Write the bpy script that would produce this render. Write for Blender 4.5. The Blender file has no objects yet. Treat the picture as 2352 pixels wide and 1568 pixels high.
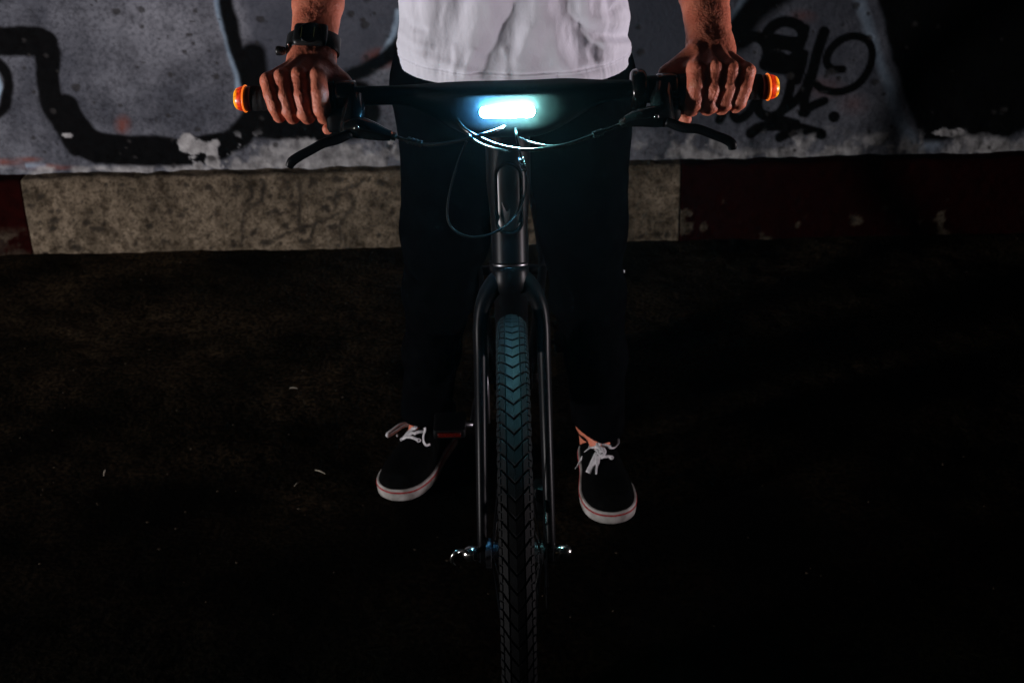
import bpy, math, random
import numpy as np
from mathutils import Vector

random.seed(7)
rng = np.random.default_rng(7)
SC = bpy.context.scene
COL = SC.collection

# ------------------------------------------------------------------ camera, world, light, exposure
F = 3150.0 / 2352.0                 # focal length / sensor width
TH = math.radians(25.0)             # camera looks 25 degrees down
ROLL = math.radians(1.28)
CAMH = 1.427
cam_d = bpy.data.cameras.new('camera')
cam = bpy.data.objects.new('camera', cam_d)
COL.objects.link(cam)
cam_d.sensor_width = 36.0
cam_d.lens = F * 36.0
cam_d.clip_start = 0.05
cam_d.clip_end = 400
cam_d.dof.use_dof = True
cam_d.dof.focus_distance = 1.80
cam_d.dof.aperture_fstop = 10.0
cam.location = (0, 0, CAMH)
from mathutils import Matrix
cam.rotation_euler = (Matrix.Rotation(math.pi / 2 - TH, 3, 'X') @ Matrix.Rotation(-ROLL, 3, 'Z')).to_euler()
SC.camera = cam

SUN_EL, SUN_AZ = math.radians(12), math.radians(215)
w = bpy.data.worlds.new('World')
SC.world = w
w.use_nodes = True
nt = w.node_tree
bg = nt.nodes['Background']
sky = nt.nodes.new('ShaderNodeTexSky')
sky.sky_type = 'NISHITA'
sky.sun_disc = False
sky.sun_elevation = SUN_EL
sky.sun_rotation = SUN_AZ
nt.links.new(sky.outputs[0], bg.inputs[0])
bg.inputs[1].default_value = 0.0004     # night

sun_d = bpy.data.lights.new('sun', 'SUN')
sun_d.energy = 0.01
sun_d.angle = math.radians(0.5)
sun_d.color = (1.0, 0.93, 0.85)
sun = bpy.data.objects.new('sun', sun_d)
COL.objects.link(sun)
sdir = Vector((math.sin(SUN_AZ) * math.cos(SUN_EL), math.cos(SUN_AZ) * math.cos(SUN_EL), math.sin(SUN_EL)))
sun.rotation_euler = (-sdir).to_track_quat('-Z', 'Y').to_euler()


def lamp(name, loc, aim, watts, color, size, blend, radius):
    d = bpy.data.lights.new(name, 'SPOT')
    d.energy = watts
    d.color = color
    d.spot_size = math.radians(size)
    d.spot_blend = blend
    d.shadow_soft_size = radius
    o = bpy.data.objects.new(name, d)
    COL.objects.link(o)
    o.location = loc
    o.rotation_euler = (Vector(aim) - Vector(loc)).to_track_quat('-Z', 'Y').to_euler()
    return o


# two unseen side lamps, added because the rider is lit from both sides
lamp('side_lamp_warm', (-3.15, 0.78, 0.42), (-0.65, 2.80, 1.20), 350, (1.0, 0.95, 0.96), 78, 0.5, 0.13)
lamp('side_lamp_pink', (3.0, 1.50, 0.46), (0.1, 2.22, 1.16), 250, (1.0, 0.87, 0.92), 52, 0.5, 0.12)

SC.view_settings.view_transform = 'Standard'
SC.view_settings.look = 'None'
SC.view_settings.exposure = 0.0
SC.view_settings.gamma = 1.0
SC.view_settings.use_curve_mapping = False
SC.render.engine = 'CYCLES'
SC.cycles.use_denoising = True
SC.cycles.max_bounces = 6
SC.cycles.diffuse_bounces = 3
SC.cycles.glossy_bounces = 3
SC.cycles.volume_bounces = 0
SC.cycles.sample_clamp_indirect = 4.0
SC.cycles.blur_glossy = 0.5
SC.cycles.caustics_reflective = False
SC.cycles.caustics_refractive = False


# measured directions of the photograph (2352 x 1568 pixels) -> points at a real depth
def ray(px, py):
    u = (px - 1176) / 3150.0
    v = (784 - py) / 3150.0
    c, s = math.cos(ROLL), math.sin(ROLL)
    u, v = u * c + v * s, -u * s + v * c
    return np.array([u, math.cos(TH) + v * math.sin(TH), -math.sin(TH) + v * math.cos(TH)])


def at(px, py, Y):
    d = ray(px, py)
    return np.array([0, 0, CAMH]) + d * (Y / d[1])


def gpt(px, py, z=0.0):
    d = ray(px, py)
    return np.array([0, 0, CAMH]) + d * ((z - CAMH) / d[2])


def proj(P):
    P = np.asarray(P, float)
    x, y, z = P[..., 0], P[..., 1], P[..., 2] - CAMH
    d = y * math.cos(TH) - z * math.sin(TH)
    v = (y * math.sin(TH) + z * math.cos(TH)) / d
    u = x / d
    c, s = math.cos(ROLL), math.sin(ROLL)
    return 1176 + (u * c - v * s) * 3150, 784 - (u * s + v * c) * 3150


# ------------------------------------------------------------------ noise
def _hash(ix, iy, iz, seed):
    h = (ix * 374761393 + iy * 668265263 + iz * 2147483647 + seed * 1274126177) & 0xFFFFFFFF
    h = ((h ^ (h >> 13)) * 1274126177) & 0xFFFFFFFF
    h = h ^ (h >> 16)
    return (h & 0xFFFF) / 65535.0


def vnoise(P, scale, seed=0):
    Q = np.asarray(P, float) * scale
    I = np.floor(Q).astype(np.int64)
    f = Q - I
    f = f * f * (3 - 2 * f)
    r = 0
    for dx in (0, 1):
        for dy in (0, 1):
            for dz in (0, 1):
                wgt = (f[:, 0] if dx else 1 - f[:, 0]) * (f[:, 1] if dy else 1 - f[:, 1]) * (f[:, 2] if dz else 1 - f[:, 2])
                r = r + wgt * _hash(I[:, 0] + dx, I[:, 1] + dy, I[:, 2] + dz, seed)
    return r


def fbm(P, scale, octs=4, seed=0):
    r, a, t = 0, 1.0, 0
    for k in range(octs):
        r = r + a * vnoise(P, scale * 2 ** k, seed + k * 17)
        t += a
        a *= 0.5
    return r / t


# ------------------------------------------------------------------ materials
def mat(name, base=(0.5, 0.5, 0.5), rough=0.6, spec=0.5, metal=0.0, var=0.0, vscale=20.0, bump=0.0, bscale=200.0,
        emit=None, estr=0.0, sss=0.0, base2=None, detail=6.0, coat=0.0):
    m = bpy.data.materials.new(name)
    m.use_nodes = True
    n, l = m.node_tree.nodes, m.node_tree.links
    b = n['Principled BSDF']
    b.inputs['Base Color'].default_value = (*base, 1)
    b.inputs['Roughness'].default_value = rough
    b.inputs['Specular IOR Level'].default_value = spec
    b.inputs['Metallic'].default_value = metal
    b.inputs['Coat Weight'].default_value = coat
    tc = n.new('ShaderNodeTexCoord')
    if var or base2:
        t = n.new('ShaderNodeTexNoise')
        t.inputs['Scale'].default_value = vscale
        t.inputs['Detail'].default_value = detail
        l.new(tc.outputs['Object'], t.inputs['Vector'])
        r = n.new('ShaderNodeValToRGB')
        r.color_ramp.elements[0].position = 0.35
        r.color_ramp.elements[1].position = 0.68
        c2 = base2 or tuple(min(1, c * (1 + var)) for c in base)
        c1 = base if base2 else tuple(c * (1 - var) for c in base)
        r.color_ramp.elements[0].color = (*c1, 1)
        r.color_ramp.elements[1].color = (*c2, 1)
        l.new(t.outputs['Fac'], r.inputs['Fac'])
        l.new(r.outputs['Color'], b.inputs['Base Color'])
    if bump:
        t2 = n.new('ShaderNodeTexNoise')
        t2.inputs['Scale'].default_value = bscale
        t2.inputs['Detail'].default_value = 5
        l.new(tc.outputs['Object'], t2.inputs['Vector'])
        bp = n.new('ShaderNodeBump')
        bp.inputs['Strength'].default_value = bump
        bp.inputs['Distance'].default_value = 0.002
        l.new(t2.outputs['Fac'], bp.inputs['Height'])
        l.new(bp.outputs['Normal'], b.inputs['Normal'])
    if sss:
        b.inputs['Subsurface Weight'].default_value = sss
        b.inputs['Subsurface Radius'].default_value = (0.006, 0.002, 0.001)
        b.inputs['Subsurface Scale'].default_value = 1.0
    if emit:
        b.inputs['Emission Color'].default_value = (*emit, 1)
        b.inputs['Emission Strength'].default_value = estr
    return m


M = {}
M['paint'] = mat('satin_black_paint', (0.003, 0.003, 0.0034), 0.36, 0.085, bump=0.03, bscale=900)
M['shell'] = mat('dark_plastic_shell', (0.0026, 0.0026, 0.0028), 0.65, 0.05, bump=0.05, bscale=900)
M['paint_matt'] = mat('matt_black_shell', (0.002, 0.002, 0.0022), 0.6, 0.07, bump=0.05, bscale=900)
M['gloss'] = mat('gloss_black', (0.004, 0.004, 0.004), 0.16, 0.5, var=0.2)
M['rubber'] = mat('tyre_rubber', (0.0045, 0.0048, 0.0051), 0.66, 0.08, var=0.35, vscale=60, bump=0.2, bscale=700)
M['grip'] = mat('grip_rubber', (0.008, 0.008, 0.008), 0.7, 0.25, bump=0.15, bscale=500)
M['cable'] = mat('cable_housing', (0.006, 0.006, 0.006), 0.24, 0.6, var=0.2)
M['cable_matt'] = mat('thin_cable_housing', (0.003, 0.003, 0.003), 0.35, 0.06, var=0.2)
M['rim_matt'] = mat('dull_black_rim', (0.003, 0.003, 0.003), 0.85, 0.04, var=0.2)
M['badge'] = mat('dark_badge_glass', (0.003, 0.003, 0.003), 0.34, 0.3, var=0.2)
M['hubmetal'] = mat('dark_hub_metal', (0.07, 0.07, 0.075), 0.5, 0.4, metal=1.0, var=0.15, vscale=60)
M['steel'] = mat('polished_steel', (0.7, 0.68, 0.64), 0.18, 0.5, metal=1.0, var=0.1, vscale=80)
M['alu'] = mat('grey_anodised_metal', (0.16, 0.16, 0.17), 0.38, 0.5, metal=1.0, var=0.15, vscale=60)
M['orange_refl'] = mat('red_reflector', (0.05, 0.003, 0.0015), 0.25, 0.6, var=0.4, vscale=300)


def leather_mat():
    return mat('skin', (0.50, 0.135, 0.078), 0.46, 0.35, base2=(0.68, 0.225, 0.135), vscale=48, detail=9, bump=0.6, bscale=330, sss=0.10)


M['skin'] = leather_mat()
M['hair'] = mat('dark_brown_hair', (0.02, 0.012, 0.008), 0.5, 0.4, var=0.4, vscale=90, bump=0.5, bscale=150)
M['eye'] = mat('eye_white', (0.7, 0.68, 0.65), 0.2, 0.5, var=0.05)
M['shirt'] = mat('white_cotton', (0.72, 0.73, 0.81), 0.9, 0.12, var=0.05, vscale=14, bump=0.25, bscale=260)
M['trouser'] = mat('black_denim', (0.0015, 0.0015, 0.0018), 1.0, 0.0, var=0.3, vscale=40, bump=0.3, bscale=500)
M['canvas'] = mat('black_canvas', (0.003, 0.003, 0.003), 1.0, 0.0, var=0.3, vscale=120, bump=0.4, bscale=900)
M['sole'] = mat('dirty_white_rubber', (0.14, 0.128, 0.112), 0.75, 0.15, base2=(0.40, 0.385, 0.37), vscale=30, detail=10, bump=0.15, bscale=300)
M['stripe'] = mat('red_rubber_stripe', (0.28, 0.02, 0.02), 0.6, 0.3, var=0.3, vscale=60)
M['lace'] = mat('white_cotton_lace', (0.62, 0.61, 0.63), 0.9, 0.1, var=0.12, vscale=150, bump=0.5, bscale=1200)
M['watch'] = mat('black_watch_resin', (0.005, 0.005, 0.005), 0.42, 0.4, var=0.2, vscale=90)
M['watchline'] = mat('yellow_green_watch_print', (0.06, 0.06, 0.012), 0.6, 0.3, var=0.2)
M['straw'] = mat('dry_straw', (0.26, 0.23, 0.18), 0.8, 0.2, var=0.25, vscale=100)
M['pebble'] = mat('grit', (0.012, 0.009, 0.006), 0.9, 0.05, base2=(0.04, 0.032, 0.022), vscale=25)


def emission_mat(name, fn):
    m = bpy.data.materials.new(name)
    m.use_nodes = True
    n, l = m.node_tree.nodes, m.node_tree.links
    fn(n, l, n['Principled BSDF'])
    return m


def headlight_nodes(n, l, b):
    # LED strip: blue-to-green camera flare tint painted into its emission
    tc = n.new('ShaderNodeTexCoord')
    sx = n.new('ShaderNodeSeparateXYZ')
    l.new(tc.outputs['Generated'], sx.inputs[0])
    r = n.new('ShaderNodeValToRGB')
    r.color_ramp.elements[0].position = 0.1
    r.color_ramp.elements[1].position = 0.95
    r.color_ramp.elements[0].color = (0.10, 0.48, 1.0, 1)
    r.color_ramp.elements[1].color = (0.34, 0.97, 0.90, 1)
    e = r.color_ramp.elements.new(0.5)
    e.color = (0.30, 0.82, 1.0, 1)
    l.new(sx.outputs['X'], r.inputs['Fac'])
    l.new(r.outputs['Color'], b.inputs['Emission Color'])
    b.inputs['Emission Strength'].default_value = 1900.0
    b.inputs['Base Color'].default_value = (0.8, 0.8, 0.8, 1)


M['headlight'] = emission_mat('headlight_led', headlight_nodes)


def endlight_nodes(n, l, b):
    tc = n.new('ShaderNodeTexCoord')
    sx = n.new('ShaderNodeSeparateXYZ')
    l.new(tc.outputs['Object'], sx.inputs[0])
    ab = n.new('ShaderNodeMath')
    ab.operation = 'ABSOLUTE'
    l.new(sx.outputs['X'], ab.inputs[0])
    mr = n.new('ShaderNodeMapRange')
    mr.inputs[1].default_value = 0.349
    mr.inputs[2].default_value = 0.3615
    l.new(ab.outputs[0], mr.inputs[0])
    r = n.new('ShaderNodeValToRGB')
    cr = r.color_ramp
    cr.elements[0].position = 0.0
    cr.elements[0].color = (0.30, 0.012, 0.002, 1)
    cr.elements[1].position = 1.0
    cr.elements[1].color = (1.0, 0.60, 0.02, 1)
    e = cr.elements.new(0.40)
    e.color = (0.45, 0.022, 0.004, 1)
    e = cr.elements.new(0.68)
    e.color = (0.95, 0.30, 0.006, 1)
    l.new(mr.outputs[0], r.inputs['Fac'])
    t = n.new('ShaderNodeTexNoise')
    t.inputs['Scale'].default_value = 210
    l.new(tc.outputs['Object'], t.inputs['Vector'])
    m2 = n.new('ShaderNodeMapRange')
    m2.inputs[1].default_value = 0.3
    m2.inputs[2].default_value = 0.7
    m2.inputs[3].default_value = 0.45
    m2.inputs[4].default_value = 1.9
    l.new(t.outputs['Fac'], m2.inputs[0])
    l.new(r.outputs['Color'], b.inputs['Emission Color'])
    l.new(m2.outputs[0], b.inputs['Emission Strength'])
    b.inputs['Base Color'].default_value = (0.06, 0.006, 0.002, 1)
    b.inputs['Roughness'].default_value = 0.3


M['frost'] = mat('frosted_grey_bezel', (0.10, 0.105, 0.11), 0.5, 0.4, var=0.1, vscale=120)
M['endlight'] = emission_mat('amber_end_light', endlight_nodes)
M['endrim'] = mat('amber_rim', (0.6, 0.12, 0.02), 0.3, emit=(1.0, 0.2, 0.02), estr=0.85, var=0.1)
M['endbody'] = mat('dark_red_housing', (0.06, 0.006, 0.004), 0.3, 0.5, var=0.3, vscale=90)


# ------------------------------------------------------------------ objects
def mesh_obj(name, verts, faces, material, parent=None, smooth=True, attrs=None, label=None):
    me = bpy.data.meshes.new(name)
    verts = np.asarray(verts, float)
    me.from_pydata([tuple(v) for v in verts], [], [tuple(int(i) for i in f) for f in faces])
    if attrs:
        for k, v in attrs.items():
            a = me.attributes.new(k, 'FLOAT', 'POINT')
            a.data.foreach_set('value', np.asarray(v, np.float32))
    if smooth:
        me.polygons.foreach_set('use_smooth', [True] * len(me.polygons))
    me.update()
    o = bpy.data.objects.new(name, me)
    COL.objects.link(o)
    if material is not None:
        me.materials.append(material)
    if parent is not None:
        o.parent = parent
        if parent.type == 'EMPTY':
            o.location = -Vector(parent.location)
    if label:
        o['label'] = label
    return o


def sharp(o, deg=35):
    """split shading at hard edges"""
    me = o.data
    me.polygons.foreach_set('use_smooth', [True] * len(me.polygons))
    md = o.modifiers.new('edge', 'EDGE_SPLIT')
    md.split_angle = math.radians(deg)
    return o


def tag(o, label=None, cat=None, group=None, kind=None):
    if label: o['label'] = label
    if cat: o['category'] = cat
    if group: o['group'] = group
    if kind: o['kind'] = kind
    return o


def empty(name, loc):
    o = bpy.data.objects.new(name, None)
    COL.objects.link(o)
    o.location = loc
    o.empty_display_size = 0.1
    return o


class MB:
    def __init__(s):
        s.v, s.f = [], []

    def add(s, vf):
        n = len(s.v)
        s.v.extend([tuple(p) for p in vf[0]])
        s.f.extend([tuple(i + n for i in f) for f in vf[1]])
        return s

    def build(s, name, m, parent=None, smooth=True, **k):
        return mesh_obj(name, s.v, s.f, m, parent, smooth, **k)


def catmull(P, n=8):
    P = np.asarray(P, float)
    if len(P) < 3:
        t = np.linspace(0, 1, n + 1)[:, None]
        return P[0] * (1 - t) + P[-1] * t
    Q = np.vstack([2 * P[0] - P[1], P, 2 * P[-1] - P[-2]])
    out = []
    for i in range(1, len(Q) - 2):
        for k in range(n):
            t = k / n
            a, b, c, d = Q[i - 1], Q[i], Q[i + 1], Q[i + 2]
            out.append(0.5 * (2 * b + (c - a) * t + (2 * a - 5 * b + 4 * c - d) * t * t + (3 * b - a - 3 * c + d) * t ** 3))
    out.append(P[-1])
    return np.array(out)


def loft(rings, cap=True, closed=True):
    K = len(rings[0])
    v = np.vstack(rings)
    f = []
    for i in range(len(rings) - 1):
        for k in range(K if closed else K - 1):
            a, b = i * K + k, i * K + (k + 1) % K
            f.append((a, b, b + K, a + K))
    if cap:
        f.append(tuple(range(K - 1, -1, -1)))
        f.append(tuple((len(rings) - 1) * K + k for k in range(K)))
    return v, f


def tube(P, r, seg=12, cap=True, ref=None, r2=None):
    """r across, r2 along the reference normal (defaults to r)"""
    P = np.asarray(P, float)
    n = len(P)
    r = np.broadcast_to(np.asarray(r, float), (n,)) if np.ndim(r) == 0 else np.interp(np.linspace(0, 1, n), np.linspace(0, 1, len(r)), r)
    if r2 is None:
        r2 = r
    else:
        r2 = np.broadcast_to(np.asarray(r2, float), (n,)) if np.ndim(r2) == 0 else np.interp(np.linspace(0, 1, n), np.linspace(0, 1, len(r2)), r2)
    T = np.gradient(P, axis=0)
    T /= np.linalg.norm(T, axis=1)[:, None] + 1e-12
    N = np.array(ref if ref is not None else ((0, 0, 1) if abs(T[0][2]) < 0.8 else (0, 1, 0)), float)
    rings = []
    ang = np.linspace(0, 2 * math.pi, seg, endpoint=False)
    for i in range(n):
        N = N - T[i] * N.dot(T[i])
        N /= np.linalg.norm(N) + 1e-12
        B = np.cross(T[i], N)
        rings.append(P[i] + r2[i] * np.cos(ang)[:, None] * N + r[i] * np.sin(ang)[:, None] * B)
    return loft(rings, cap)


def lathe(c, axis, prof, seg=24):
    """prof: list of (distance along axis, radius)"""
    a = np.array(axis, float)
    a /= np.linalg.norm(a)
    N = np.array((0, 0, 1.0)) if abs(a[2]) < 0.8 else np.array((0, 1.0, 0))
    N = N - a * N.dot(a)
    N /= np.linalg.norm(N)
    B = np.cross(a, N)
    ang = np.linspace(0, 2 * math.pi, seg, endpoint=False)
    c = np.array(c, float)
    rings = [c + a * h + r * (np.cos(ang)[:, None] * N + np.sin(ang)[:, None] * B) for h, r in prof]
    return loft(rings)


def box(c, s, R=None):
    c, s = np.array(c, float), np.array(s, float) / 2
    v = np.array([(x, y, z) for x in (-1, 1) for y in (-1, 1) for z in (-1, 1)], float) * s
    if R is not None:
        v = v @ np.array(R).T
    return v + c, [(0, 1, 3, 2), (4, 6, 7, 5), (0, 4, 5, 1), (2, 3, 7, 6), (0, 2, 6, 4), (1, 5, 7, 3)]


def rbox(c, s, bev, R=None):
    """box with bevelled edges (rounded-rectangle loft)"""
    c = np.array(c, float)
    sx, sy, sz = np.array(s, float) / 2
    def ring(ax, ay, r):
        p = []
        for q, (qx, qy) in enumerate(((1, 1), (-1, 1), (-1, -1), (1, -1))):
            for t in np.linspace(0, math.pi / 2, 4):
                a = q * math.pi / 2 + t
                p.append((qx * (ax - r) + r * math.cos(a), qy * (ay - r) + r * math.sin(a)))
        return np.array(p)
    rings = []
    for z, ins in ((-sz, bev), (-sz + bev * 0.3, bev * 0.3), (-sz + bev, 0), (sz - bev, 0), (sz - bev * 0.3, bev * 0.3), (sz, bev)):
        p = ring(sx - ins, sy - ins, max(bev * 1.2 - ins * 0.5, 1e-4))
        rings.append(np.column_stack([p, np.full(len(p), z)]))
    v, f = loft(rings)
    if R is not None:
        v = v @ np.array(R).T
    return v + c, f


def ribbon(P, width, thick=0.0009, nrm=(0, -0.55, 0.83), twist=None):
    P = np.asarray(P, float)
    n = len(P)
    wd = np.broadcast_to(width, (n,)) if np.ndim(width) == 0 else np.interp(np.linspace(0, 1, n), np.linspace(0, 1, len(width)), width)
    T = np.gradient(P, axis=0)
    T /= np.linalg.norm(T, axis=1)[:, None] + 1e-12
    rings = []
    for i in range(n):
        nn = np.array(nrm, float)
        nn -= T[i] * nn.dot(T[i])
        nn /= np.linalg.norm(nn) + 1e-9
        b = np.cross(T[i], nn)
        if twist is not None:
            a = np.interp(i / (n - 1), np.linspace(0, 1, len(twist)), twist)
            nn, b = nn * math.cos(a) + b * math.sin(a), b * math.cos(a) - nn * math.sin(a)
        h, t = wd[i] / 2, thick / 2
        rings.append(np.array([P[i] - b * h - nn * t * 0.4, P[i] - b * h * 0.5 - nn * t, P[i] + b * h * 0.5 - nn * t, P[i] + b * h - nn * t * 0.4,
                               P[i] + b * h + nn * t * 0.4, P[i] + b * h * 0.5 + nn * t, P[i] - b * h * 0.5 + nn * t, P[i] - b * h + nn * t * 0.4]))
    return loft(rings)


# ------------------------------------------------------------------ implicit surfaces (organic shapes)
def smin(a, b, k):
    h = np.clip(0.5 + 0.5 * (b - a) / k, 0, 1)
    return b * (1 - h) + a * h - k * h * (1 - h)


def capsule(G, a, b, ra, rb):
    a, b = np.array(a, np.float32), np.array(b, np.float32)
    ba = b - a
    L2 = float(ba.dot(ba)) + 1e-12
    X, Y, Z = G[0] - a[0], G[1] - a[1], G[2] - a[2]
    t = np.clip((X * ba[0] + Y * ba[1] + Z * ba[2]) / L2, 0, 1)
    return np.sqrt((X - ba[0] * t) ** 2 + (Y - ba[1] * t) ** 2 + (Z - ba[2] * t) ** 2) - (ra + (rb - ra) * t)


def ellips(G, c, r):
    q = np.sqrt(((G[0] - c[0]) / r[0]) ** 2 + ((G[1] - c[1]) / r[1]) ** 2 + ((G[2] - c[2]) / r[2]) ** 2)
    return (q - 1) * min(r)


def chain(G, pts, k=0.004):
    d = None
    for p, q in zip(pts[:-1], pts[1:]):
        c = capsule(G, p[:3], q[:3], p[3], q[3])
        d = c if d is None else smin(d, c, k)
    return d


def grid3(lo, hi, h):
    ax = [np.arange(lo[i], hi[i] + h, h, dtype=np.float32) for i in range(3)]
    return [ax[0][:, None, None], ax[1][None, :, None], ax[2][None, None, :]], ax


def surface_nets(D, lo, h):
    nx, ny, nz = D.shape
    S = D < 0
    C = [(i, j, k) for i in (0, 1) for j in (0, 1) for k in (0, 1)]
    cnt = sum(S[i:nx - 1 + i, j:ny - 1 + j, k:nz - 1 + k].astype(np.int8) for i, j, k in C)
    act = (cnt > 0) & (cnt < 8)
    ci, cj, ck = np.nonzero(act)
    idx = -np.ones(act.shape, np.int64)
    idx[ci, cj, ck] = np.arange(len(ci))
    vals = {c: D[ci + c[0], cj + c[1], ck + c[2]] for c in C}
    acc = np.zeros((len(ci), 3))
    num = np.zeros(len(ci))
    for a in C:
        for ax in range(3):
            if a[ax] == 0:
                b = list(a); b[ax] = 1; b = tuple(b)
                va, vb = vals[a], vals[b]
                m = (va < 0) != (vb < 0)
                t = np.where(m, va / np.where(m, va - vb, 1), 0)
                p = np.zeros((len(ci), 3)) + np.array(a)
                p[:, ax] = t
                acc += p * m[:, None]
                num += m
    V = np.array(lo) + h * (np.column_stack([ci, cj, ck]) + acc / num[:, None])
    quads = []
    for ax in range(3):
        o1, o2 = (ax + 1) % 3, (ax + 2) % 3
        sl0, sl1 = [slice(1, -1)] * 3, [slice(1, -1)] * 3
        sl0[ax] = slice(0, -1)
        sl1[ax] = slice(1, None)
        A, B = S[tuple(sl0)], S[tuple(sl1)]
        e = np.nonzero(A != B)
        off = np.ones(3, int); off[ax] = 0
        e = [e[i] + off[i] for i in range(3)]
        inside = S[e[0], e[1], e[2]]
        def cell(d1, d2):
            c = [e[0].copy(), e[1].copy(), e[2].copy()]
            c[o1] = c[o1] - d1
            c[o2] = c[o2] - d2
            return idx[c[0], c[1], c[2]]
        q = np.column_stack([cell(1, 1), cell(0, 1), cell(0, 0), cell(1, 0)])
        q[~inside] = q[~inside][:, ::-1]
        quads.append(q)
    return V, np.vstack(quads)


# ================================================================== SETTING
KY = 3.73            # kerb face
WY = 3.785           # wall face


def axis_lines(lo, d0, d1, hi, step, nco):
    a = np.concatenate([lo + (d0 - lo) * (1 - np.linspace(1, 0, nco, endpoint=False) ** 2), np.arange(d0, d1, step),
                        d1 + (hi - d1) * np.linspace(0, 1, nco + 1) ** 2])
    return np.unique(np.round(a, 5))


def grid_faces(n, m):
    i, j = np.meshgrid(np.arange(n - 1), np.arange(m - 1), indexing='ij')
    a = (i * m + j).ravel()
    return np.column_stack([a, a + m, a + m + 1, a + 1])


def road():
    xs = axis_lines(-30, -2.3, 2.3, 30, 0.013, 14)
    ys = np.unique(np.round(np.concatenate([-30 + 31.2 * (1 - np.linspace(1, 0, 14, endpoint=False) ** 2), np.arange(1.2, 3.76, 0.013), [3.8, 4.4, 8, 14]]), 5))
    X, Y = np.meshgrid(xs, ys, indexing='ij')
    P = np.column_stack([X.ravel(), Y.ravel(), np.zeros(X.size)])
    near = (np.abs(P[:, 0]) < 2.4) & (P[:, 1] > 1.1) & (P[:, 1] < 3.8)
    z = (fbm(P, 5, 3, 3) - 0.5) * 0.012 + (fbm(P, 40, 3, 9) - 0.5) * 0.007
    P[:, 2] = np.where(near, z - 0.002, -0.004)
    m = bpy.data.materials.new('asphalt')
    m.use_nodes = True
    n, l = m.node_tree.nodes, m.node_tree.links
    b = n['Principled BSDF']
    b.inputs['Roughness'].default_value = 0.95
    b.inputs['Specular IOR Level'].default_value = 0.02
    tc = n.new('ShaderNodeTexCoord')
    t1 = n.new('ShaderNodeTexNoise'); t1.inputs['Scale'].default_value = 3.5; t1.inputs['Detail'].default_value = 6
    t2 = n.new('ShaderNodeTexNoise'); t2.inputs['Scale'].default_value = 95; t2.inputs['Detail'].default_value = 6
    for t in (t1, t2): l.new(tc.outputs['Object'], t.inputs['Vector'])
    r1 = n.new('ShaderNodeValToRGB')
    r1.color_ramp.elements[0].position = 0.38; r1.color_ramp.elements[0].color = (0.006, 0.0045, 0.0025, 1)
    r1.color_ramp.elements[1].position = 0.66; r1.color_ramp.elements[1].color = (0.026, 0.018, 0.0105, 1)
    l.new(t1.outputs['Fac'], r1.inputs['Fac'])
    r2 = n.new('ShaderNodeValToRGB')
    r2.color_ramp.elements[0].position = 0.4; r2.color_ramp.elements[0].color = (0.35, 0.35, 0.35, 1)
    r2.color_ramp.elements[1].position = 0.62; r2.color_ramp.elements[1].color = (1.6, 1.55, 1.45, 1)
    l.new(t2.outputs['Fac'], r2.inputs['Fac'])
    mx = n.new('ShaderNodeMix'); mx.data_type = 'RGBA'; mx.blend_type = 'MULTIPLY'; mx.inputs[0].default_value = 1.0
    l.new(r1.outputs['Color'], mx.inputs[6]); l.new(r2.outputs['Color'], mx.inputs[7])
    # paler dust towards the kerb; foreground shade painted in as darker road
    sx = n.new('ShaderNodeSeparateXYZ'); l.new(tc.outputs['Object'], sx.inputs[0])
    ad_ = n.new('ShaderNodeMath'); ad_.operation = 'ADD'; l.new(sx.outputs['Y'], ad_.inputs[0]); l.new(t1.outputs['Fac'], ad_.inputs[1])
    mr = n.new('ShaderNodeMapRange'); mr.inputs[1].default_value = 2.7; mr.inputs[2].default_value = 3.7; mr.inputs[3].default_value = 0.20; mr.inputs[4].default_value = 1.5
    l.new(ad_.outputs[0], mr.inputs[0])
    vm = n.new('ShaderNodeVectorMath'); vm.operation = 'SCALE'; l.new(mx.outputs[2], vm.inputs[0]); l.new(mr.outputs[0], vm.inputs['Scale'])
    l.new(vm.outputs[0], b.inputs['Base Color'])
    bp = n.new('ShaderNodeBump'); bp.inputs['Strength'].default_value = 0.8; bp.inputs['Distance'].default_value = 0.004
    l.new(t2.outputs['Fac'], bp.inputs['Height']); l.new(bp.outputs['Normal'], b.inputs['Normal'])
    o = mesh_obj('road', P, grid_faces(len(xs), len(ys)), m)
    tag(o, kind='structure')
    # loose grit
    mb = MB()
    for _ in range(420):
        x, y = random.uniform(-1.9, 1.9), random.uniform(1.9, 3.7)
        r = random.uniform(0.0015, 0.0045) * (1.4 if random.random() < 0.1 else 1)
        v = np.array([(1, 0, 0), (0, 1, 0), (-1, 0, 0), (0, -1, 0), (0, 0, 1), (0, 0, -1)], float) * rng.uniform(0.6, 1.2, (6, 1)) * r
        v[:, 2] *= 0.7
        mb.add((v + np.array([x, y, r * 0.4]), [(0, 1, 4), (1, 2, 4), (2, 3, 4), (3, 0, 4), (1, 0, 5), (2, 1, 5), (3, 2, 5), (0, 3, 5)]))
    tag(mb.build('gravel', M['pebble'], smooth=False), kind='stuff')


road()


def seg_dist(px, py, pts):
    pts = np.asarray(pts, float)
    d = np.full(px.shape, 1e9)
    for (x0, y0), (x1, y1) in zip(pts[:-1], pts[1:]):
        dx, dy = x1 - x0, y1 - y0
        t = np.clip(((px - x0) * dx + (py - y0) * dy) / (dx * dx + dy * dy + 1e-9), 0, 1)
        d = np.minimum(d, np.hypot(px - x0 - t * dx, py - y0 - t * dy))
    return d


def stroke(px, py, pts, width, soft, smooth=True):
    if smooth and len(pts) > 2:
        pts = catmull(np.column_stack([np.array(pts, float), np.zeros(len(pts))]), 6)[:, :2]
    d = seg_dist(px, py, pts)
    return np.clip((width / 2 + soft / 2 - d) / soft, 0, 1)


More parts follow.
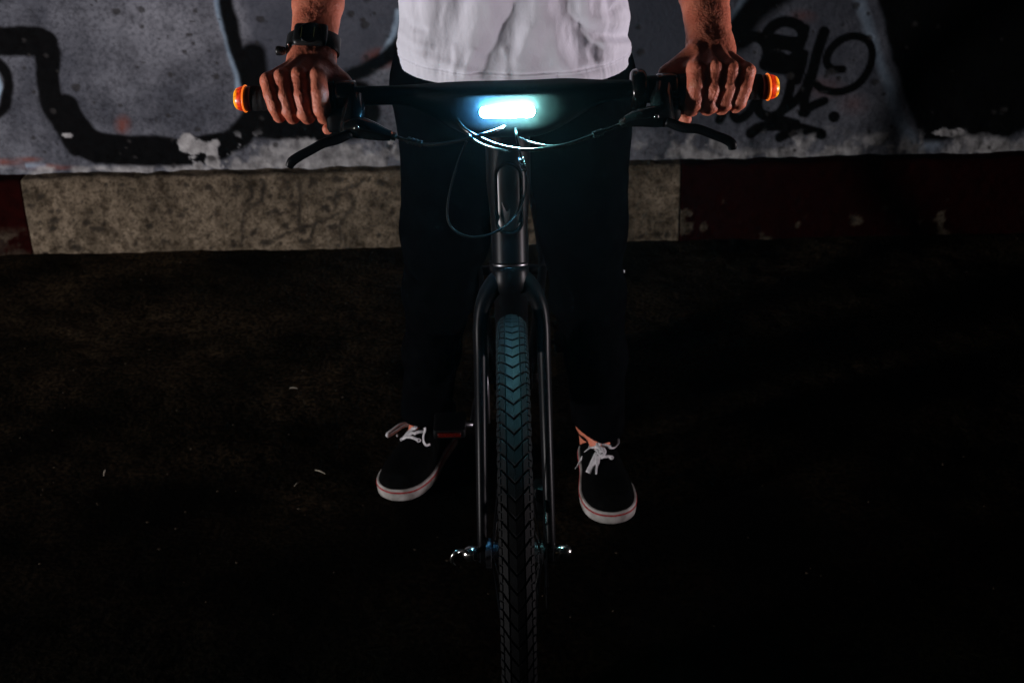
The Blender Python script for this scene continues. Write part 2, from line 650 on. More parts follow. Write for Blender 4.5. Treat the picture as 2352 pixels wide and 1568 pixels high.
def poly_mask(px, py, pts, soft):
    pts = np.asarray(pts, float)
    inside = np.zeros(px.shape, bool)
    n = len(pts)
    for i in range(n):
        x0, y0 = pts[i]; x1, y1 = pts[(i + 1) % n]
        c = ((y0 > py) != (y1 > py)) & (px < (x1 - x0) * (py - y0) / (y1 - y0 + 1e-9) + x0)
        inside ^= c
    d = seg_dist(px, py, np.vstack([pts, pts[:1]]))
    return np.clip(0.5 + np.where(inside, d, -d) / soft, 0, 1)


def pit_field(P, a, b, n, r0, r1, seed):
    """round, slightly ragged holes scattered over the plane of axes x, z between corners a and b"""
    g = np.random.default_rng(seed)
    out = np.zeros(len(P))
    wob_ = (fbm(P, 90, 2, seed) - 0.5) * 0.9
    for _ in range(n):
        cx_, cz_ = g.uniform(a[0], b[0]), g.uniform(a[1], b[1])
        r = r0 + (r1 - r0) * g.random() ** 3
        m_ = (np.abs(P[:, 0] - cx_) < 3 * r) & (np.abs(P[:, 2] - cz_) < 3 * r)
        e = np.hypot((P[m_, 0] - cx_) * g.uniform(0.6, 1.1), P[m_, 2] - cz_) / r + wob_[m_]
        out[m_] = np.maximum(out[m_], np.clip((1.15 - e) / 0.35, 0, 1))
    return out


def sm(x):
    return x * x * (3 - 2 * x)


def wall():
    xs = axis_lines(-14, -1.85, 1.85, 14, 0.0042, 12)
    zs = np.unique(np.round(np.concatenate([[-0.3, 0.1], np.arange(0.2, 0.86, 0.0042), [0.9, 1.0, 1.2, 1.6, 2.2, 3.0, 4.2]]), 5))
    X, Z = np.meshgrid(xs, zs, indexing='ij')
    P = np.column_stack([X.ravel(), np.full(X.size, WY), Z.ravel()])
    px, py = proj(P)
    # edge wobble of the sprayed lines
    wob = (fbm(P, 14, 3, 5) - 0.5) * 16
    qx, qy = px + wob, py + (fbm(P, 14, 3, 25) - 0.5) * 16
    K = np.zeros(len(P))
    def T(pts): return [(1411 + x / 2.5, y / 2.5) for x, y in pts]
    # broad outline, left piece
    for pts, wd, so in [
        ([(-200, 96), (60, 95), (98, 98)], 70, 9),
        ([(98, 97), (108, 130), (112, 200), (140, 270), (185, 330)], 58, 9),
        ([(150, 250), (175, 300), (215, 335), (280, 346), (360, 347), (440, 347), (505, 335)], 70, 9),
        ([(-40, 110), (14, 170), (16, 225), (6, 255), (-30, 275)], 24, 8),
        ([(510, -20), (528, 60), (548, 130), (570, 200), (600, 270)], 36, 13),
        ([(578, 130), (590, 190), (620, 250)], 70, 20),
        ([(490, 340), (540, 318), (570, 285), (600, 240)], 58, 12),
        ([(580, 280), (650, 292), (730, 292), (800, 285), (845, 262)], 68, 16),
        ([(750, 220), (830, 215), (838, 260)], 60, 16),
        ([(770, 190), (830, 165), (890, 130), (935, 80), (960, -10)], 34, 14),
    ]:
        K = np.maximum(K, stroke(qx, qy, pts, wd, so))
    # tag on the right
    tg = [
        ([(735, 245), (790, 212), (845, 222), (878, 270), (880, 330), (862, 370)], 60, 8),
        ([(878, 250), (880, 190), (930, 140), (990, 125), (1060, 150), (1085, 200), (1060, 240), (990, 238), (920, 225)], 56, 8),
        ([(870, 255), (930, 262), (1010, 268), (1050, 300), (1000, 345), (930, 315), (870, 330)], 50, 8),
        ([(870, 380), (930, 360), (1010, 370), (990, 400), (900, 390)], 54, 8),
        ([(1095, 165), (1070, 250), (1045, 350), (1020, 470), (990, 580), (950, 650), (890, 672), (840, 650), (822, 600), (842, 520)], 50, 8),
        ([(842, 480), (815, 570), (770, 650), (715, 685), (685, 660), (690, 600), (700, 560)], 46, 8),
        ([(640, 610), (605, 690)], 48, 8),
        ([(1205, 182), (1165, 310), (1130, 450), (1090, 560), (1095, 645)], 54, 8),
        ([(1075, 648), (1130, 612), (1205, 580)], 44, 8),
        ([(1092, 310), (1075, 400), (1052, 465)], 44, 8),
        ([(1310, 398), (1255, 398), (1220, 360), (1235, 295), (1300, 230), (1380, 208), (1455, 235), (1482, 310), (1455, 410), (1390, 490), (1290, 528), (1200, 515), (1150, 480)], 40, 7),
        ([(950, 650), (1030, 590), (1090, 520), (1120, 440)], 44, 8),
        ([(785, 765), (830, 735), (920, 722), (1020, 728), (1110, 748), (1190, 772)], 54, 8),
        ([(950, 790), (1010, 760), (1080, 750)], 50, 8),
        ([(860, 660), (950, 690), (1040, 712)], 50, 8),
    ]
    for pts, wd, so in tg:
        K = np.maximum(K, stroke(px + wob * 0.2, py, T(pts), wd / 2.5 * 1.17, so / 2.5 + 1.5))
    K = np.maximum(K, np.clip((15.5 - np.hypot(px - 1916, py - 269)) / 4, 0, 1))
    # soft sprayed band behind the arm and the big black field at the right
    K = np.maximum(K, stroke(qx, qy, [(1830, -60), (1760, 0), (1710, 50), (1690, 90)], 70, 30))
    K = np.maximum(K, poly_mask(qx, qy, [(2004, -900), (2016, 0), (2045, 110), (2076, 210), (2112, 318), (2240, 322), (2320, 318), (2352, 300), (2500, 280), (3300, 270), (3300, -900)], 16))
    K = sm(np.clip(K, 0, 1))
    # worn spots eat the paint near the wall foot
    chips = np.clip((fbm(P, 30, 4, 41) - 0.66) / 0.03, 0, 1) * np.clip((py - 290) / 40, 0, 1) * np.clip((py - 290) / 30, 0, 1)
    sp = np.zeros(len(P))
    for x0, y0, a, b_ in [(445, 338, 26, 15), (490, 360, 16, 34), (430, 318, 18, 10), (452, 386, 12, 14), (152, 310, 13, 5), (420, 325, 12, 9), (2290, 340, 60, 16), (2180, 305, 40, 8)]:
        e = np.hypot((px - x0) / a, (py - y0) / b_) + (fbm(P, 45, 3, 77) - 0.5) * 1.9
        sp = np.maximum(sp, np.clip((1.0 - e) / 0.15, 0, 1))
    chips = np.maximum(chips * np.clip((px - 330) / 60, 0, 1), sp)
    # pale peeled plaster band along the foot
    foot = np.clip((py - 318 + (fbm(P, 9, 4, 51) - 0.5) * 120) / 14, 0, 1)
    foot *= np.where(px < 530, np.clip((py - 378) / 8, 0, 1), 1.0)
    foot = foot * np.clip((fbm(P, 18, 4, 61) - 0.40) / 0.1, 0, 1)
    pale = np.maximum(chips, foot * 0.8)
    K = K * (1 - chips) * (1 - 0.85 * foot)
    # light blue lines
    B = np.zeros(len(P))
    for pts, wd, so in [([(488, -30), (508, 45), (528, 115), (542, 180), (547, 225)], 15, 8), ([(912, 30), (905, 70), (890, 112), (880, 125)], 15, 8),
                        ([(1718, -20), (1690, 28), (1672, 60)], 16, 10), ([(-20, 160), (-2, 200), (-8, 240)], 14, 6),
                        ([(1972, -10), (2004, 90), (2035, 180), (2066, 270), (2095, 335)], 24, 16), ([(2085, 318), (2110, 338), (2150, 332)], 24, 18)]:
        B = np.maximum(B, stroke(qx, py, pts, wd, so) * (0.45 + 0.55 * np.clip((1900 - px) / 200, 0, 1)))
    B = np.maximum(B, stroke(px, py, [(-20, 385), (30, 380), (100, 382)], 10, 8) * 0.6 * (fbm(P, 20, 3, 8) > 0.45))
    B = B * (0.55 + 0.6 * fbm(P, 30, 3, 66))
    # darker blue-grey fields
    G = poly_mask(qx, qy, [(530, -400), (560, 60), (600, 190), (780, 190), (880, 130), (920, 60), (930, -400)], 30) * 0.75
    G = np.maximum(G, poly_mask(qx, qy, [(1400, -400), (1400, 210), (1520, 215), (1600, 170), (1680, 60), (1720, -400)], 40) * 0.92)  # rider's shadow on the wall, painted in
    G = np.maximum(G, poly_mask(qx, qy, [(1452, 200), (1452, 300), (1700, 345), (1660, 240)], 30) * 0.55)
    G = np.maximum(G, np.clip((px - 1560) / 120, 0, 1) * (0.30 + 0.35 * fbm(P, 6, 3, 58)) * np.clip((340 - py) / 30, 0.35, 1))  # light falling off to the right, painted in as darker grey
    # rust-red spray
    R = np.zeros(len(P))
    for x0, y0, a, b_ in [(283, 288, 22, 26), (20, 372, 60, 10), (110, 384, 70, 8), (880, 135, 50, 26), (1890, 205, 60, 30), (1960, 240, 40, 30), (1840, 40, 40, 20), (60, 366, 40, 8), (700, 260, 40, 10)]:
        R = np.maximum(R, np.clip(1.15 - np.hypot((px - x0) / a, (py - y0) / b_), 0, 1) * (fbm(P, 22, 3, 12) * 1.3 - 0.15))
    R[px > 1700] *= 0.45
    lump = (fbm(P, 3.2, 4, 31) - 0.5) * 0.012 + (fbm(P, 24, 3, 37) - 0.5) * 0.004
    pits = pit_field(P, (-1.8, 0.24), (1.8, 0.86), 330, 0.003, 0.011, 71) * 0.8
    P[:, 1] -= lump + 0.003 * pale - 0.004 * pits
    foot_z = np.clip((0.40 - P[:, 2]) / 0.12, 0, 1)
    P[:, 1] -= foot_z * ((fbm(P, 22, 4, 121) - 0.5) * 0.022)
    D = np.clip(pits, 0, 1)
    m = bpy.data.materials.new('painted_plaster')
    m.use_nodes = True
    n, l = m.node_tree.nodes, m.node_tree.links
    b = n['Principled BSDF']
    b.inputs['Roughness'].default_value = 0.85
    b.inputs['Specular IOR Level'].default_value = 0.04
    tc = n.new('ShaderNodeTexCoord')
    def noise(s, d=6, rot=None):
        t = n.new('ShaderNodeTexNoise'); t.inputs['Scale'].default_value = s; t.inputs['Detail'].default_value = d
        t.inputs['Roughness'].default_value = 0.62
        l.new(tc.outputs['Object'], t.inputs['Vector'])
        return t.outputs['Fac']
    def ramp(fac, p0, c0, p1, c1):
        r = n.new('ShaderNodeValToRGB')
        r.color_ramp.elements[0].position = p0; r.color_ramp.elements[0].color = (*c0, 1)
        r.color_ramp.elements[1].position = p1; r.color_ramp.elements[1].color = (*c1, 1)
        l.new(fac, r.inputs['Fac'])
        return r.outputs['Color']
    def attr(k):
        a = n.new('ShaderNodeAttribute'); a.attribute_name = k
        return a.outputs['Fac']
    def mix(fac, a, c, mode='MIX'):
        x = n.new('ShaderNodeMix'); x.data_type = 'RGBA'; x.blend_type = mode
        if isinstance(fac, float): x.inputs[0].default_value = fac
        else: l.new(fac, x.inputs[0])
        l.new(a, x.inputs[6])
        if isinstance(c, tuple): x.inputs[7].default_value = (*c, 1)
        else: l.new(c, x.inputs[7])
        return x.outputs[2]
    c = ramp(noise(3.5, 7), 0.36, (0.072, 0.076, 0.092), 0.66, (0.205, 0.211, 0.240))
    c = mix(0.75, c, ramp(noise(15, 8), 0.34, (0.52, 0.52, 0.53), 0.56, (1.05, 1.05, 1.05)), 'MULTIPLY')
    c = mix(0.85, c, ramp(noise(85, 5), 0.32, (0.48, 0.48, 0.49), 0.56, (1.12, 1.12, 1.12)), 'MULTIPLY')
    c = mix(attr('field'), c, (0.055, 0.060, 0.078))
    c = mix(attr('rust'), c, (0.20, 0.045, 0.022))
    c = mix(attr('blue'), c, ramp(noise(40), 0.3, (0.22, 0.31, 0.42), 0.7, (0.40, 0.52, 0.64)))
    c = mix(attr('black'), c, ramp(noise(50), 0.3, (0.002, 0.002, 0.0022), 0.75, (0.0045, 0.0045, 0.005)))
    c = mix(attr('pale'), c, ramp(noise(28), 0.35, (0.17, 0.165, 0.165), 0.65, (0.46, 0.45, 0.45)))
    c = mix(attr('pit'), c, (0.03, 0.028, 0.028))
    l.new(c, b.inputs['Base Color'])
    bp = n.new('ShaderNodeBump'); bp.inputs['Strength'].default_value = 0.5; bp.inputs['Distance'].default_value = 0.007
    l.new(noise(70, 8), bp.inputs['Height']); l.new(bp.outputs['Normal'], b.inputs['Normal'])
    f = grid_faces(len(xs), len(zs))[:, ::-1]
    # thickness: top and back
    nx, nz = len(xs), len(zs)
    back = P.copy(); back[:, 1] = WY + 0.3
    keep = np.array([i * nz + j for i in (0, nx - 1) for j in (0, nz - 1)])
    V = np.vstack([P, back[keep]])
    n0 = len(P)
    top = [i * nz + nz - 1 for i in range(nx)]
    faces = [tuple(q) for q in f[:, ::-1]] + [tuple(top + [n0 + 3, n0 + 1]), (n0, n0 + 2, n0 + 3, n0 + 1)]
    faces = [tuple(q) for q in f] + faces[len(f):]
    ex = lambda a: np.concatenate([a, np.zeros(4)])
    o = mesh_obj('graffiti_wall', V, faces, m, attrs={'black': ex(K), 'blue': ex(np.clip(B, 0, 1)), 'field': ex(G), 'rust': ex(np.clip(R, 0, 1)), 'pale': ex(np.clip(pale, 0, 1)), 'pit': ex(D)})
    tag(o, 'grey plaster wall covered in black graffiti outlines and a black scrawled tag', 'wall')


wall()


def kerb():
    root = empty('kerb', (0, KY, 0))
    tag(root, kind='structure')

    def cmat(name, red):
        m = bpy.data.materials.new(name)
        m.use_nodes = True
        n, l = m.node_tree.nodes, m.node_tree.links
        b = n['Principled BSDF']
        b.inputs['Roughness'].default_value = 0.9
        b.inputs['Specular IOR Level'].default_value = 0.02
        tc = n.new('ShaderNodeTexCoord')
        def noise(s, d=6, sc=None):
            t = n.new('ShaderNodeTexNoise'); t.inputs['Scale'].default_value = s; t.inputs['Detail'].default_value = d
            t.inputs['Roughness'].default_value = 0.65
            src = tc.outputs['Object']
            if sc:
                mp = n.new('ShaderNodeMapping'); mp.inputs['Scale'].default_value = sc
                l.new(src, mp.inputs['Vector']); src = mp.outputs['Vector']
            l.new(src, t.inputs['Vector'])
            return t.outputs['Fac']
        def ramp(fac, p0, c0, p1, c1):
            r = n.new('ShaderNodeValToRGB')
            r.color_ramp.elements[0].position = p0; r.color_ramp.elements[0].color = (*c0, 1)
            r.color_ramp.elements[1].position = p1; r.color_ramp.elements[1].color = (*c1, 1)
            l.new(fac, r.inputs['Fac'])
            return r.outputs['Color']
        def mix(fac, a, c, mode='MIX'):
            x = n.new('ShaderNodeMix'); x.data_type = 'RGBA'; x.blend_type = mode
            if isinstance(fac, float): x.inputs[0].default_value = fac
            else: l.new(fac, x.inputs[0])
            l.new(a, x.inputs[6])
            if isinstance(c, tuple): x.inputs[7].default_value = (*c, 1)
            else: l.new(c, x.inputs[7])
            return x.outputs[2]
        c = ramp(noise(9, 9), 0.34, (0.030, 0.024, 0.017) if red else (0.072, 0.057, 0.040), 0.64, (0.10, 0.080, 0.058) if red else (0.205, 0.163, 0.117))  # concrete of the red stones darkened to stand in for weaker light
        c = mix(0.8, c, ramp(noise(34, 7), 0.36, (0.30, 0.28, 0.26), 0.54, (1.1, 1.1, 1.1)), 'MULTIPLY')
        c = mix(0.9, c, ramp(noise(120, 5), 0.34, (0.40, 0.39, 0.37), 0.55, (1.15, 1.15, 1.15)), 'MULTIPLY')
        c = mix(0.5, c, ramp(noise(14, 5, (1, 1, 0.18)), 0.35, (0.5, 0.48, 0.45), 0.6, (1.05, 1.05, 1.05)), 'MULTIPLY')
        a = n.new('ShaderNodeAttribute'); a.attribute_name = 'crack'
        c = mix(a.outputs['Fac'], c, (0.02, 0.017, 0.014))
        if red:
            a2 = n.new('ShaderNodeAttribute'); a2.attribute_name = 'paint'
            c = mix(a2.outputs['Fac'], c, ramp(noise(30), 0.3, (0.006, 0.0006, 0.0005), 0.7, (0.015, 0.0014, 0.0011)))
        l.new(c, b.inputs['Base Color'])
        bp = n.new('ShaderNodeBump'); bp.inputs['Strength'].default_value = 0.7; bp.inputs['Distance'].default_value = 0.005
        l.new(noise(90, 7), bp.inputs['Height']); l.new(bp.outputs['Normal'], b.inputs['Normal'])
        return m

    bare, red = cmat('bare_concrete', False), cmat('worn_red_painted_concrete', True)
    cracks = [[(553, 565), (556, 520), (560, 495), (580, 475), (600, 460)], [(600, 460), (606, 440), (600, 420)], [(560, 475), (575, 450), (570, 430)],
              [(620, 556), (650, 538), (690, 524), (720, 520)], [(690, 520), (688, 470), (690, 420)], [(716, 545), (720, 520), (740, 505)],
              [(780, 548), (785, 510), (800, 490), (812, 465), (800, 440)], [(770, 475), (775, 445), (795, 435), (840, 415)], [(745, 505), (775, 490)]]

    def stone(x0, x1, is_red, fine, label):
        step = 0.0055 if fine else 0.05
        xs = np.linspace(x0 + 0.0015, x1 - 0.0015, max(int((x1 - x0) / step), 3))
        zf = np.linspace(-0.06, 0.212, 52 if fine else 10)
        prof = [(0.0, z) for z in zf] + [(0.014 * (1 - math.cos(t)), 0.212 + 0.014 * math.sin(t)) for t in np.linspace(0.3, math.pi / 2, 5)] + [(y, 0.226) for y in np.linspace(0.02, 0.075, 8)]
        prof = np.array(prof)
        X = np.repeat(xs, len(prof))
        P = np.column_stack([X, KY + np.tile(prof[:, 0], len(xs)), np.tile(prof[:, 1], len(xs))])
        px, py = proj(P)
        d = (fbm(P, 7, 3, 81) - 0.5) * 0.010 + (fbm(P, 45, 3, 83) - 0.5) * 0.005
        pit = pit_field(P, (x0, 0.0), (x1, 0.21), 260, 0.003, 0.012, 91) if fine else np.zeros(len(P))
        ck = np.zeros(len(P))
        wx = px + (fbm(P, 30, 3, 95) - 0.5) * 16
        wy = py + (fbm(P, 30, 3, 96) - 0.5) * 16
        for c in cracks:
            ck = np.maximum(ck, stroke(wx, wy, c, 8, 7))
        ck *= 0.35 + 0.9 * fbm(P, 16, 3, 97)
        ck = np.maximum(ck, pit * 0.8)
        P[:, 1] += -d + 0.003 * pit
        P[:, 2] += np.where(P[:, 2] > 0.2, (fbm(P, 16, 4, 87) - 0.5) * 0.016, 0)
        paint = np.ones(len(P))
        if is_red:
            low = np.clip((0.17 - P[:, 2]) / 0.10, 0, 1)
            paint = 1 - np.clip((fbm(P, 24, 4, 101) - (0.835 - 0.17 * low)) / 0.04, 0, 1)
            if x0 < 0:
                paint = np.minimum(paint, 1 - 0.5 * np.clip((fbm(P, 25, 3, 103) - 0.5) / 0.1, 0, 1) * np.clip((0.09 - P[:, 2]) / 0.03, 0, 1))
        f = grid_faces(len(xs), len(prof))
        ends = [tuple(range(len(prof))), tuple((len(xs) - 1) * len(prof) + k for k in range(len(prof) - 1, -1, -1))]
        o = mesh_obj('kerb_stone', P, [tuple(q) for q in f] + ends, red if is_red else bare, root, attrs={'crack': np.clip(ck, 0, 1), 'paint': paint}, label=label)
        return o

    stone(-1.86, -1.385, True, True, 'dark red painted kerb stone at the end')
    stone(-1.385, 0.492, False, True, 'long bare beige concrete kerb stone with dark cracks')
    stone(0.492, 1.95, True, True, 'worn blackish red painted kerb stone with bare chips')
    x = 1.95
    for k in range(6):
        stone(x, x + 1.9, k % 2 == 0, False, None); x += 1.9
    x = -1.86
    for k in range(6):
        stone(x - 1.9, x, k % 2 == 1, False, None); x -= 1.9


kerb()

# ================================================================== BICYCLE
AX = np.array([0, 1.635, 0.335])       # front axle
BX = np.array([0, 1.785, 0.958])       # handlebar centre
SA = np.array([0, 0.292, 0.956])       # steering axis
S0 = np.array([0, 1.673, 0.323])
def steer(t): return S0 + SA * t

bike = empty('bicycle', (0, 1.635, 0))
tag(bike, 'matt black city bicycle facing us with glowing headlight and amber bar ends', 'bicycle')


def wheel(name, cy, front):
    C = np.array([0, cy, 0.335])
    RC, RT = 0.3145, 0.0205
    # rim
    ang = np.linspace(0, 2 * math.pi, 96, endpoint=False)
    prof = [(-0.0115, 0.302), (-0.012, 0.290), (-0.0085, 0.281), (0, 0.277), (0.0085, 0.281), (0.012, 0.290), (0.0115, 0.302)]
    rings = [C + np.array([[x, r * math.cos(a), r * math.sin(a)] for x, r in prof]) for a in ang]
    v, f = loft(rings + [rings[0]], cap=False)
    rim = mesh_obj(name, v, f, M['paint'], bike)
    # tyre carcass
    th = np.linspace(math.radians(-150), math.radians(150), 26)
    rings = [C + np.array([[RT * math.sin(t), (RC + RT * math.cos(t)) * math.cos(a), (RC + RT * math.cos(t)) * math.sin(a)] for t in th]) for a in np.linspace(0, 2 * math.pi, 121)]
    v, f = loft(rings, cap=False)
    mesh_obj('tyre', v, f, M['rubber'], rim)
    # tread blocks: real blocks standing 2 mm proud
    mb = MB()
    N = 98
    dA = 2 * math.pi / N
    HALF = math.radians(88)

    def P(s, wv, h):
        t = wv * HALF
        rr = RT + h
        # s grows downwards on the side that faces the camera
        a = math.pi - (-s * dA) if False else s * dA
        R = RC + rr * math.cos(t)
        return C + np.array([rr * math.sin(t), R * math.cos(a), R * math.sin(a)])

    def block(outline, h=0.0026, edge0=False):
        """outline: list of (s, w)"""
        o = np.array(outline)
        c = o.mean(0)
        top = [P(c[0] + (q[0] - c[0]) * 0.93, 0.0 if (edge0 and q[1] == 0) else c[1] + (q[1] - c[1]) * 0.93, h) for q in o]
        mid = [P(*q, h - 0.0006) for q in o]
        bot = [P(*q, -0.001) for q in o]
        n = len(o)
        vv = bot + mid + top
        ff = []
        for k in range(n):
            k2 = (k + 1) % n
            ff.append((k, k2, n + k2, n + k))
            ff.append((n + k, n + k2, 2 * n + k2, 2 * n + k))
        ff.append(tuple(2 * n + k for k in range(n)))
        mb.add((np.array(vv), ff))

    SL = 1.9
    g = 0.17
    # on the side facing the camera (y < axle) angle runs 90..270 deg: growing angle = going down; V points down
    for i in range(N):
        V = lambda w_: i - SL * abs(w_) * 1.0
        cw = 0.25
        for sgn in (-1, 1):
            block([(i + g, 0), (i + g - SL * cw, sgn * cw), (i + 1 - SL * cw, sgn * cw), (i + 1, 0)], edge0=True)
        for sgn in (-1, 1):
            w0, w1 = 0.30, 0.52
            block([(i + g - SL * w0, sgn * w0), (i + g - SL * w1, sgn * w1), (i + 1 - SL * w1, sgn * w1), (i + 1 - SL * w0, sgn * w0)])
            w0, w1, w2 = 0.57, 0.74, 0.95
            s0 = i + g - SL * w0
            block([(s0, sgn * w0), (s0 - 0.12, sgn * w1), (s0 + 0.36, sgn * w1), (s0 + 0.40, sgn * w0)])
            block([(s0 + 0.50, sgn * w0), (s0 + 0.46, sgn * w1), (s0 + 0.80, sgn * w1), (s0 + 0.86, sgn * w0)])
            block([(s0 - 0.02, sgn * 0.79), (s0 - 0.02, sgn * w2), (s0 + 0.5, sgn * w2), (s0 + 0.5, sgn * 0.79)], 0.0014)
    tr = mb.build('tread', M['rubber'], rim, smooth=False)
    # hub + spokes
    hw = 0.05 if front else 0.065
    prof = [(-hw, 0.008), (-hw + 0.006, 0.010), (-0.044, 0.012), (-0.0435, 0.021), (-0.036, 0.021), (-0.0355, 0.0145), (-0.01, 0.013), (0.01, 0.013),
            (0.030, 0.0145), (0.0305, 0.017), (0.037, 0.017), (0.0375, 0.012), (hw - 0.006, 0.010), (hw, 0.008)]
    sharp(mesh_obj('hub', *lathe(C, (1, 0, 0), prof, 32), M['hubmetal'], rim))
    for k in range(28):
        side = -1 if k % 2 else 1
        a0 = 2 * math.pi * k / 28
        a1 = a0 + (0.42 if (k // 2) % 2 else -0.42)
        p0 = C + np.array([side * 0.034, 0.018 * math.cos(a1), 0.018 * math.sin(a1)])
        p1 = C + np.array([side * 0.003, 0.281 * math.cos(a0), 0.281 * math.sin(a0)])
        mesh_obj('spoke', *tube(np.array([p0, (p0 + p1) / 2, p1]), 0.001, 5), M['paint'], rim)
    return rim


wheel('front_wheel', 1.635, True)
wheel('rear_wheel', 2.70, False)

# disc rotor and caliper (rider's left = image right)
mb = MB()
angs = np.linspace(0, 2 * math.pi, 49)
C = AX + np.array([0.041, 0, 0])
rings = [C + np.array([[x, r * math.cos(a), r * math.sin(a)] for x, r in ((-0.0009, 0.062), (-0.0009, 0.079), (0.0009, 0.079), (0.0009, 0.062))]) for a in angs]
mb.add(loft(rings, cap=False))
for k in range(6):
    a = k * math.pi / 3
    mb.add(tube(np.array([C + np.array([0, 0.018 * math.cos(a), 0.018 * math.sin(a)]), C + np.array([0, 0.064 * math.cos(a + 0.3), 0.064 * math.sin(a + 0.3)])]), 0.0028, 6))
sharp(mb.build('brake_disc', M['paint'], bike))
sharp(mesh_obj('brake_caliper', *rbox(AX + np.array([0.040, 0.068, 0.045]), (0.030, 0.034, 0.055), 0.006), M['paint'], bike))

# quick release: domed nut, hooked lever
qr = sharp(mesh_obj('axle_nut', *lathe(AX, (1, 0, 0), [(0.052, 0.007), (0.060, 0.0095), (0.068, 0.0098), (0.073, 0.0085), (0.077, 0.005), (0.0785, 0.0008)], 24), M['steel'], bike), 50)
mb = MB()
mb.add(lathe(AX, (-1, 0, 0), [(0.052, 0.007), (0.059, 0.011), (0.066, 0.0115), (0.072, 0.009), (0.076, 0.005), (0.0775, 0.0008)], 24))
ql = sharp(mb.build('quick_release', M['steel'], bike), 50)
lv = [at(x, y, Y) for x, y, Y in [(1075, 1268, 1.625), (1062, 1264, 1.61), (1049, 1267, 1.60), (1040, 1277, 1.598), (1038, 1289, 1.60), (1045, 1298, 1.604)]]
mesh_obj('release_lever', *tube(catmull(lv, 6), [0.0024, 0.0018, 0.0017, 0.0019, 0.0014], 10, r2=[0.0034, 0.0030, 0.0030, 0.0032, 0.002], ref=(0, 1, 0)), M['steel'], ql)

# fork
t_cr = 0.385
for s in (-1, 1):
    pts = [AX + np.array([s * 0.0475, 0.0, -0.012]), AX + np.array([s * 0.0475, 0.004, 0.03]), AX + np.array([s * 0.046, 0.055, 0.15]),
           np.array([s * 0.045, *(steer(0.27)[1:] - np.array([0.006, 0]))]), np.array([s * 0.044, *steer(0.325)[1:]]),
           np.array([s * 0.036, *steer(0.358)[1:]]), np.array([s * 0.020, *steer(0.380)[1:]]), np.array([s * 0.004, *steer(0.386)[1:]])]
    mesh_obj('fork_blade', *tube(catmull(pts, 8), [0.0075, 0.0078, 0.0088, 0.0098, 0.0104, 0.0125, 0.0155, 0.0165], 20, r2=[0.009, 0.011, 0.0135, 0.016, 0.0165, 0.017, 0.018, 0.018], ref=(0, 1, 0)), M['paint'], bike)
    do = sharp(mesh_obj('dropout', *lathe(AX, (s, 0, 0), [(0.0405, 0.012), (0.041, 0.0145), (0.051, 0.0145), (0.0525, 0.011)], 24), M['paint'], bike))
crown = [(t, r) for t, r in [(0.366, 0.020), (0.372, 0.024), (0.384, 0.0265), (0.396, 0.0262), (0.402, 0.0258), (0.4035, 0.0245)]]
sharp(mesh_obj('fork_crown', *lathe(S0, SA, crown, 40), M['paint'], bike), 50)

# head tube with the oval badge recess, lower bearing ring, upper shell that grows into the bar
sharp(mesh_obj('headset_ring', *lathe(S0, SA, [(0.4035, 0.0235), (0.405, 0.0248), (0.4065, 0.0248), (0.408, 0.0235)], 40), M['alu'], bike))
ang = np.linspace(0, 2 * math.pi, 96, endpoint=False)
rings = []
NB = np.array([0, 0.956, -0.292])      # backward normal of the steering axis
for t in np.linspace(0.4085, 0.585, 120):
    q = (t - 0.4085) / 0.1765
    rx = 0.0255 + 0.0055 * sm(np.clip((q - 0.25) / 0.45, 0, 1))
    ry = 0.0265 + 0.010 * sm(np.clip((q - 0.3) / 0.5, 0, 1))
    x = rx * np.sin(ang)
    y = -ry * np.cos(ang)
    rings.append(steer(t) + x[:, None] * np.array([1, 0, 0]) + y[:, None] * NB)
ht = mesh_obj('head_tube', *loft(rings), M['paint'], bike)
# oval badge: a raised rim that follows the tube and a smooth dark lens inside it
def tube_pt(x, t, off):
    q = (t - 0.4085) / 0.1765
    rx = 0.0255 + 0.0055 * sm(np.clip((q - 0.25) / 0.45, 0, 1))
    ry = 0.0265 + 0.010 * sm(np.clip((q - 0.3) / 0.5, 0, 1))
    k = math.sqrt(max(0.0, 1 - (x / rx) ** 2))
    n_ = np.array([x / rx ** 2, 0, 0]) + NB * (-k / ry)
    n_ /= np.linalg.norm(n_)
    return steer(t) + np.array([x, 0, 0]) - NB * ry * k + n_ * off
def oval(sc, off, n=56):
    out_ = []
    for k in range(n):
        a_ = 2 * math.pi * k / n
        out_.append(tube_pt(0.0172 * sc * math.cos(a_), 0.4985 + 0.0172 * sc * math.sin(a_) + (0.031 if math.sin(a_) >= 0 else -0.031) * sc, off))
    return np.array(out_)
O_ = oval(1, 0.0006)
mesh_obj('badge_rim', *tube(np.vstack([O_, O_[:2]]), 0.0026, 10, cap=False, ref=(0, 1, 0)), M['rim_matt'], ht)
mesh_obj('badge', *loft([oval(1.0, 0.0002), oval(0.95, 0.0007), oval(0.7, 0.0009), oval(0.4, 0.0010), oval(0.05, 0.0010)]), M['badge'], ht)
# little port cover at the image-left edge of the head tube
for (px0, py0, hh) in ((1133, 437, 0.020), (1134, 520, 0.018)):
    mesh_obj('port_trim', *rbox(at(px0, py0 + 10, 1.842 if py0 < 500 else 1.823), (0.0036, 0.005, hh), 0.001), M['alu'], ht)
mesh_obj('port_cover', *rbox(at(1131, 478, 1.832), (0.0065, 0.010, 0.017), 0.0015), M['paint_matt'], ht)

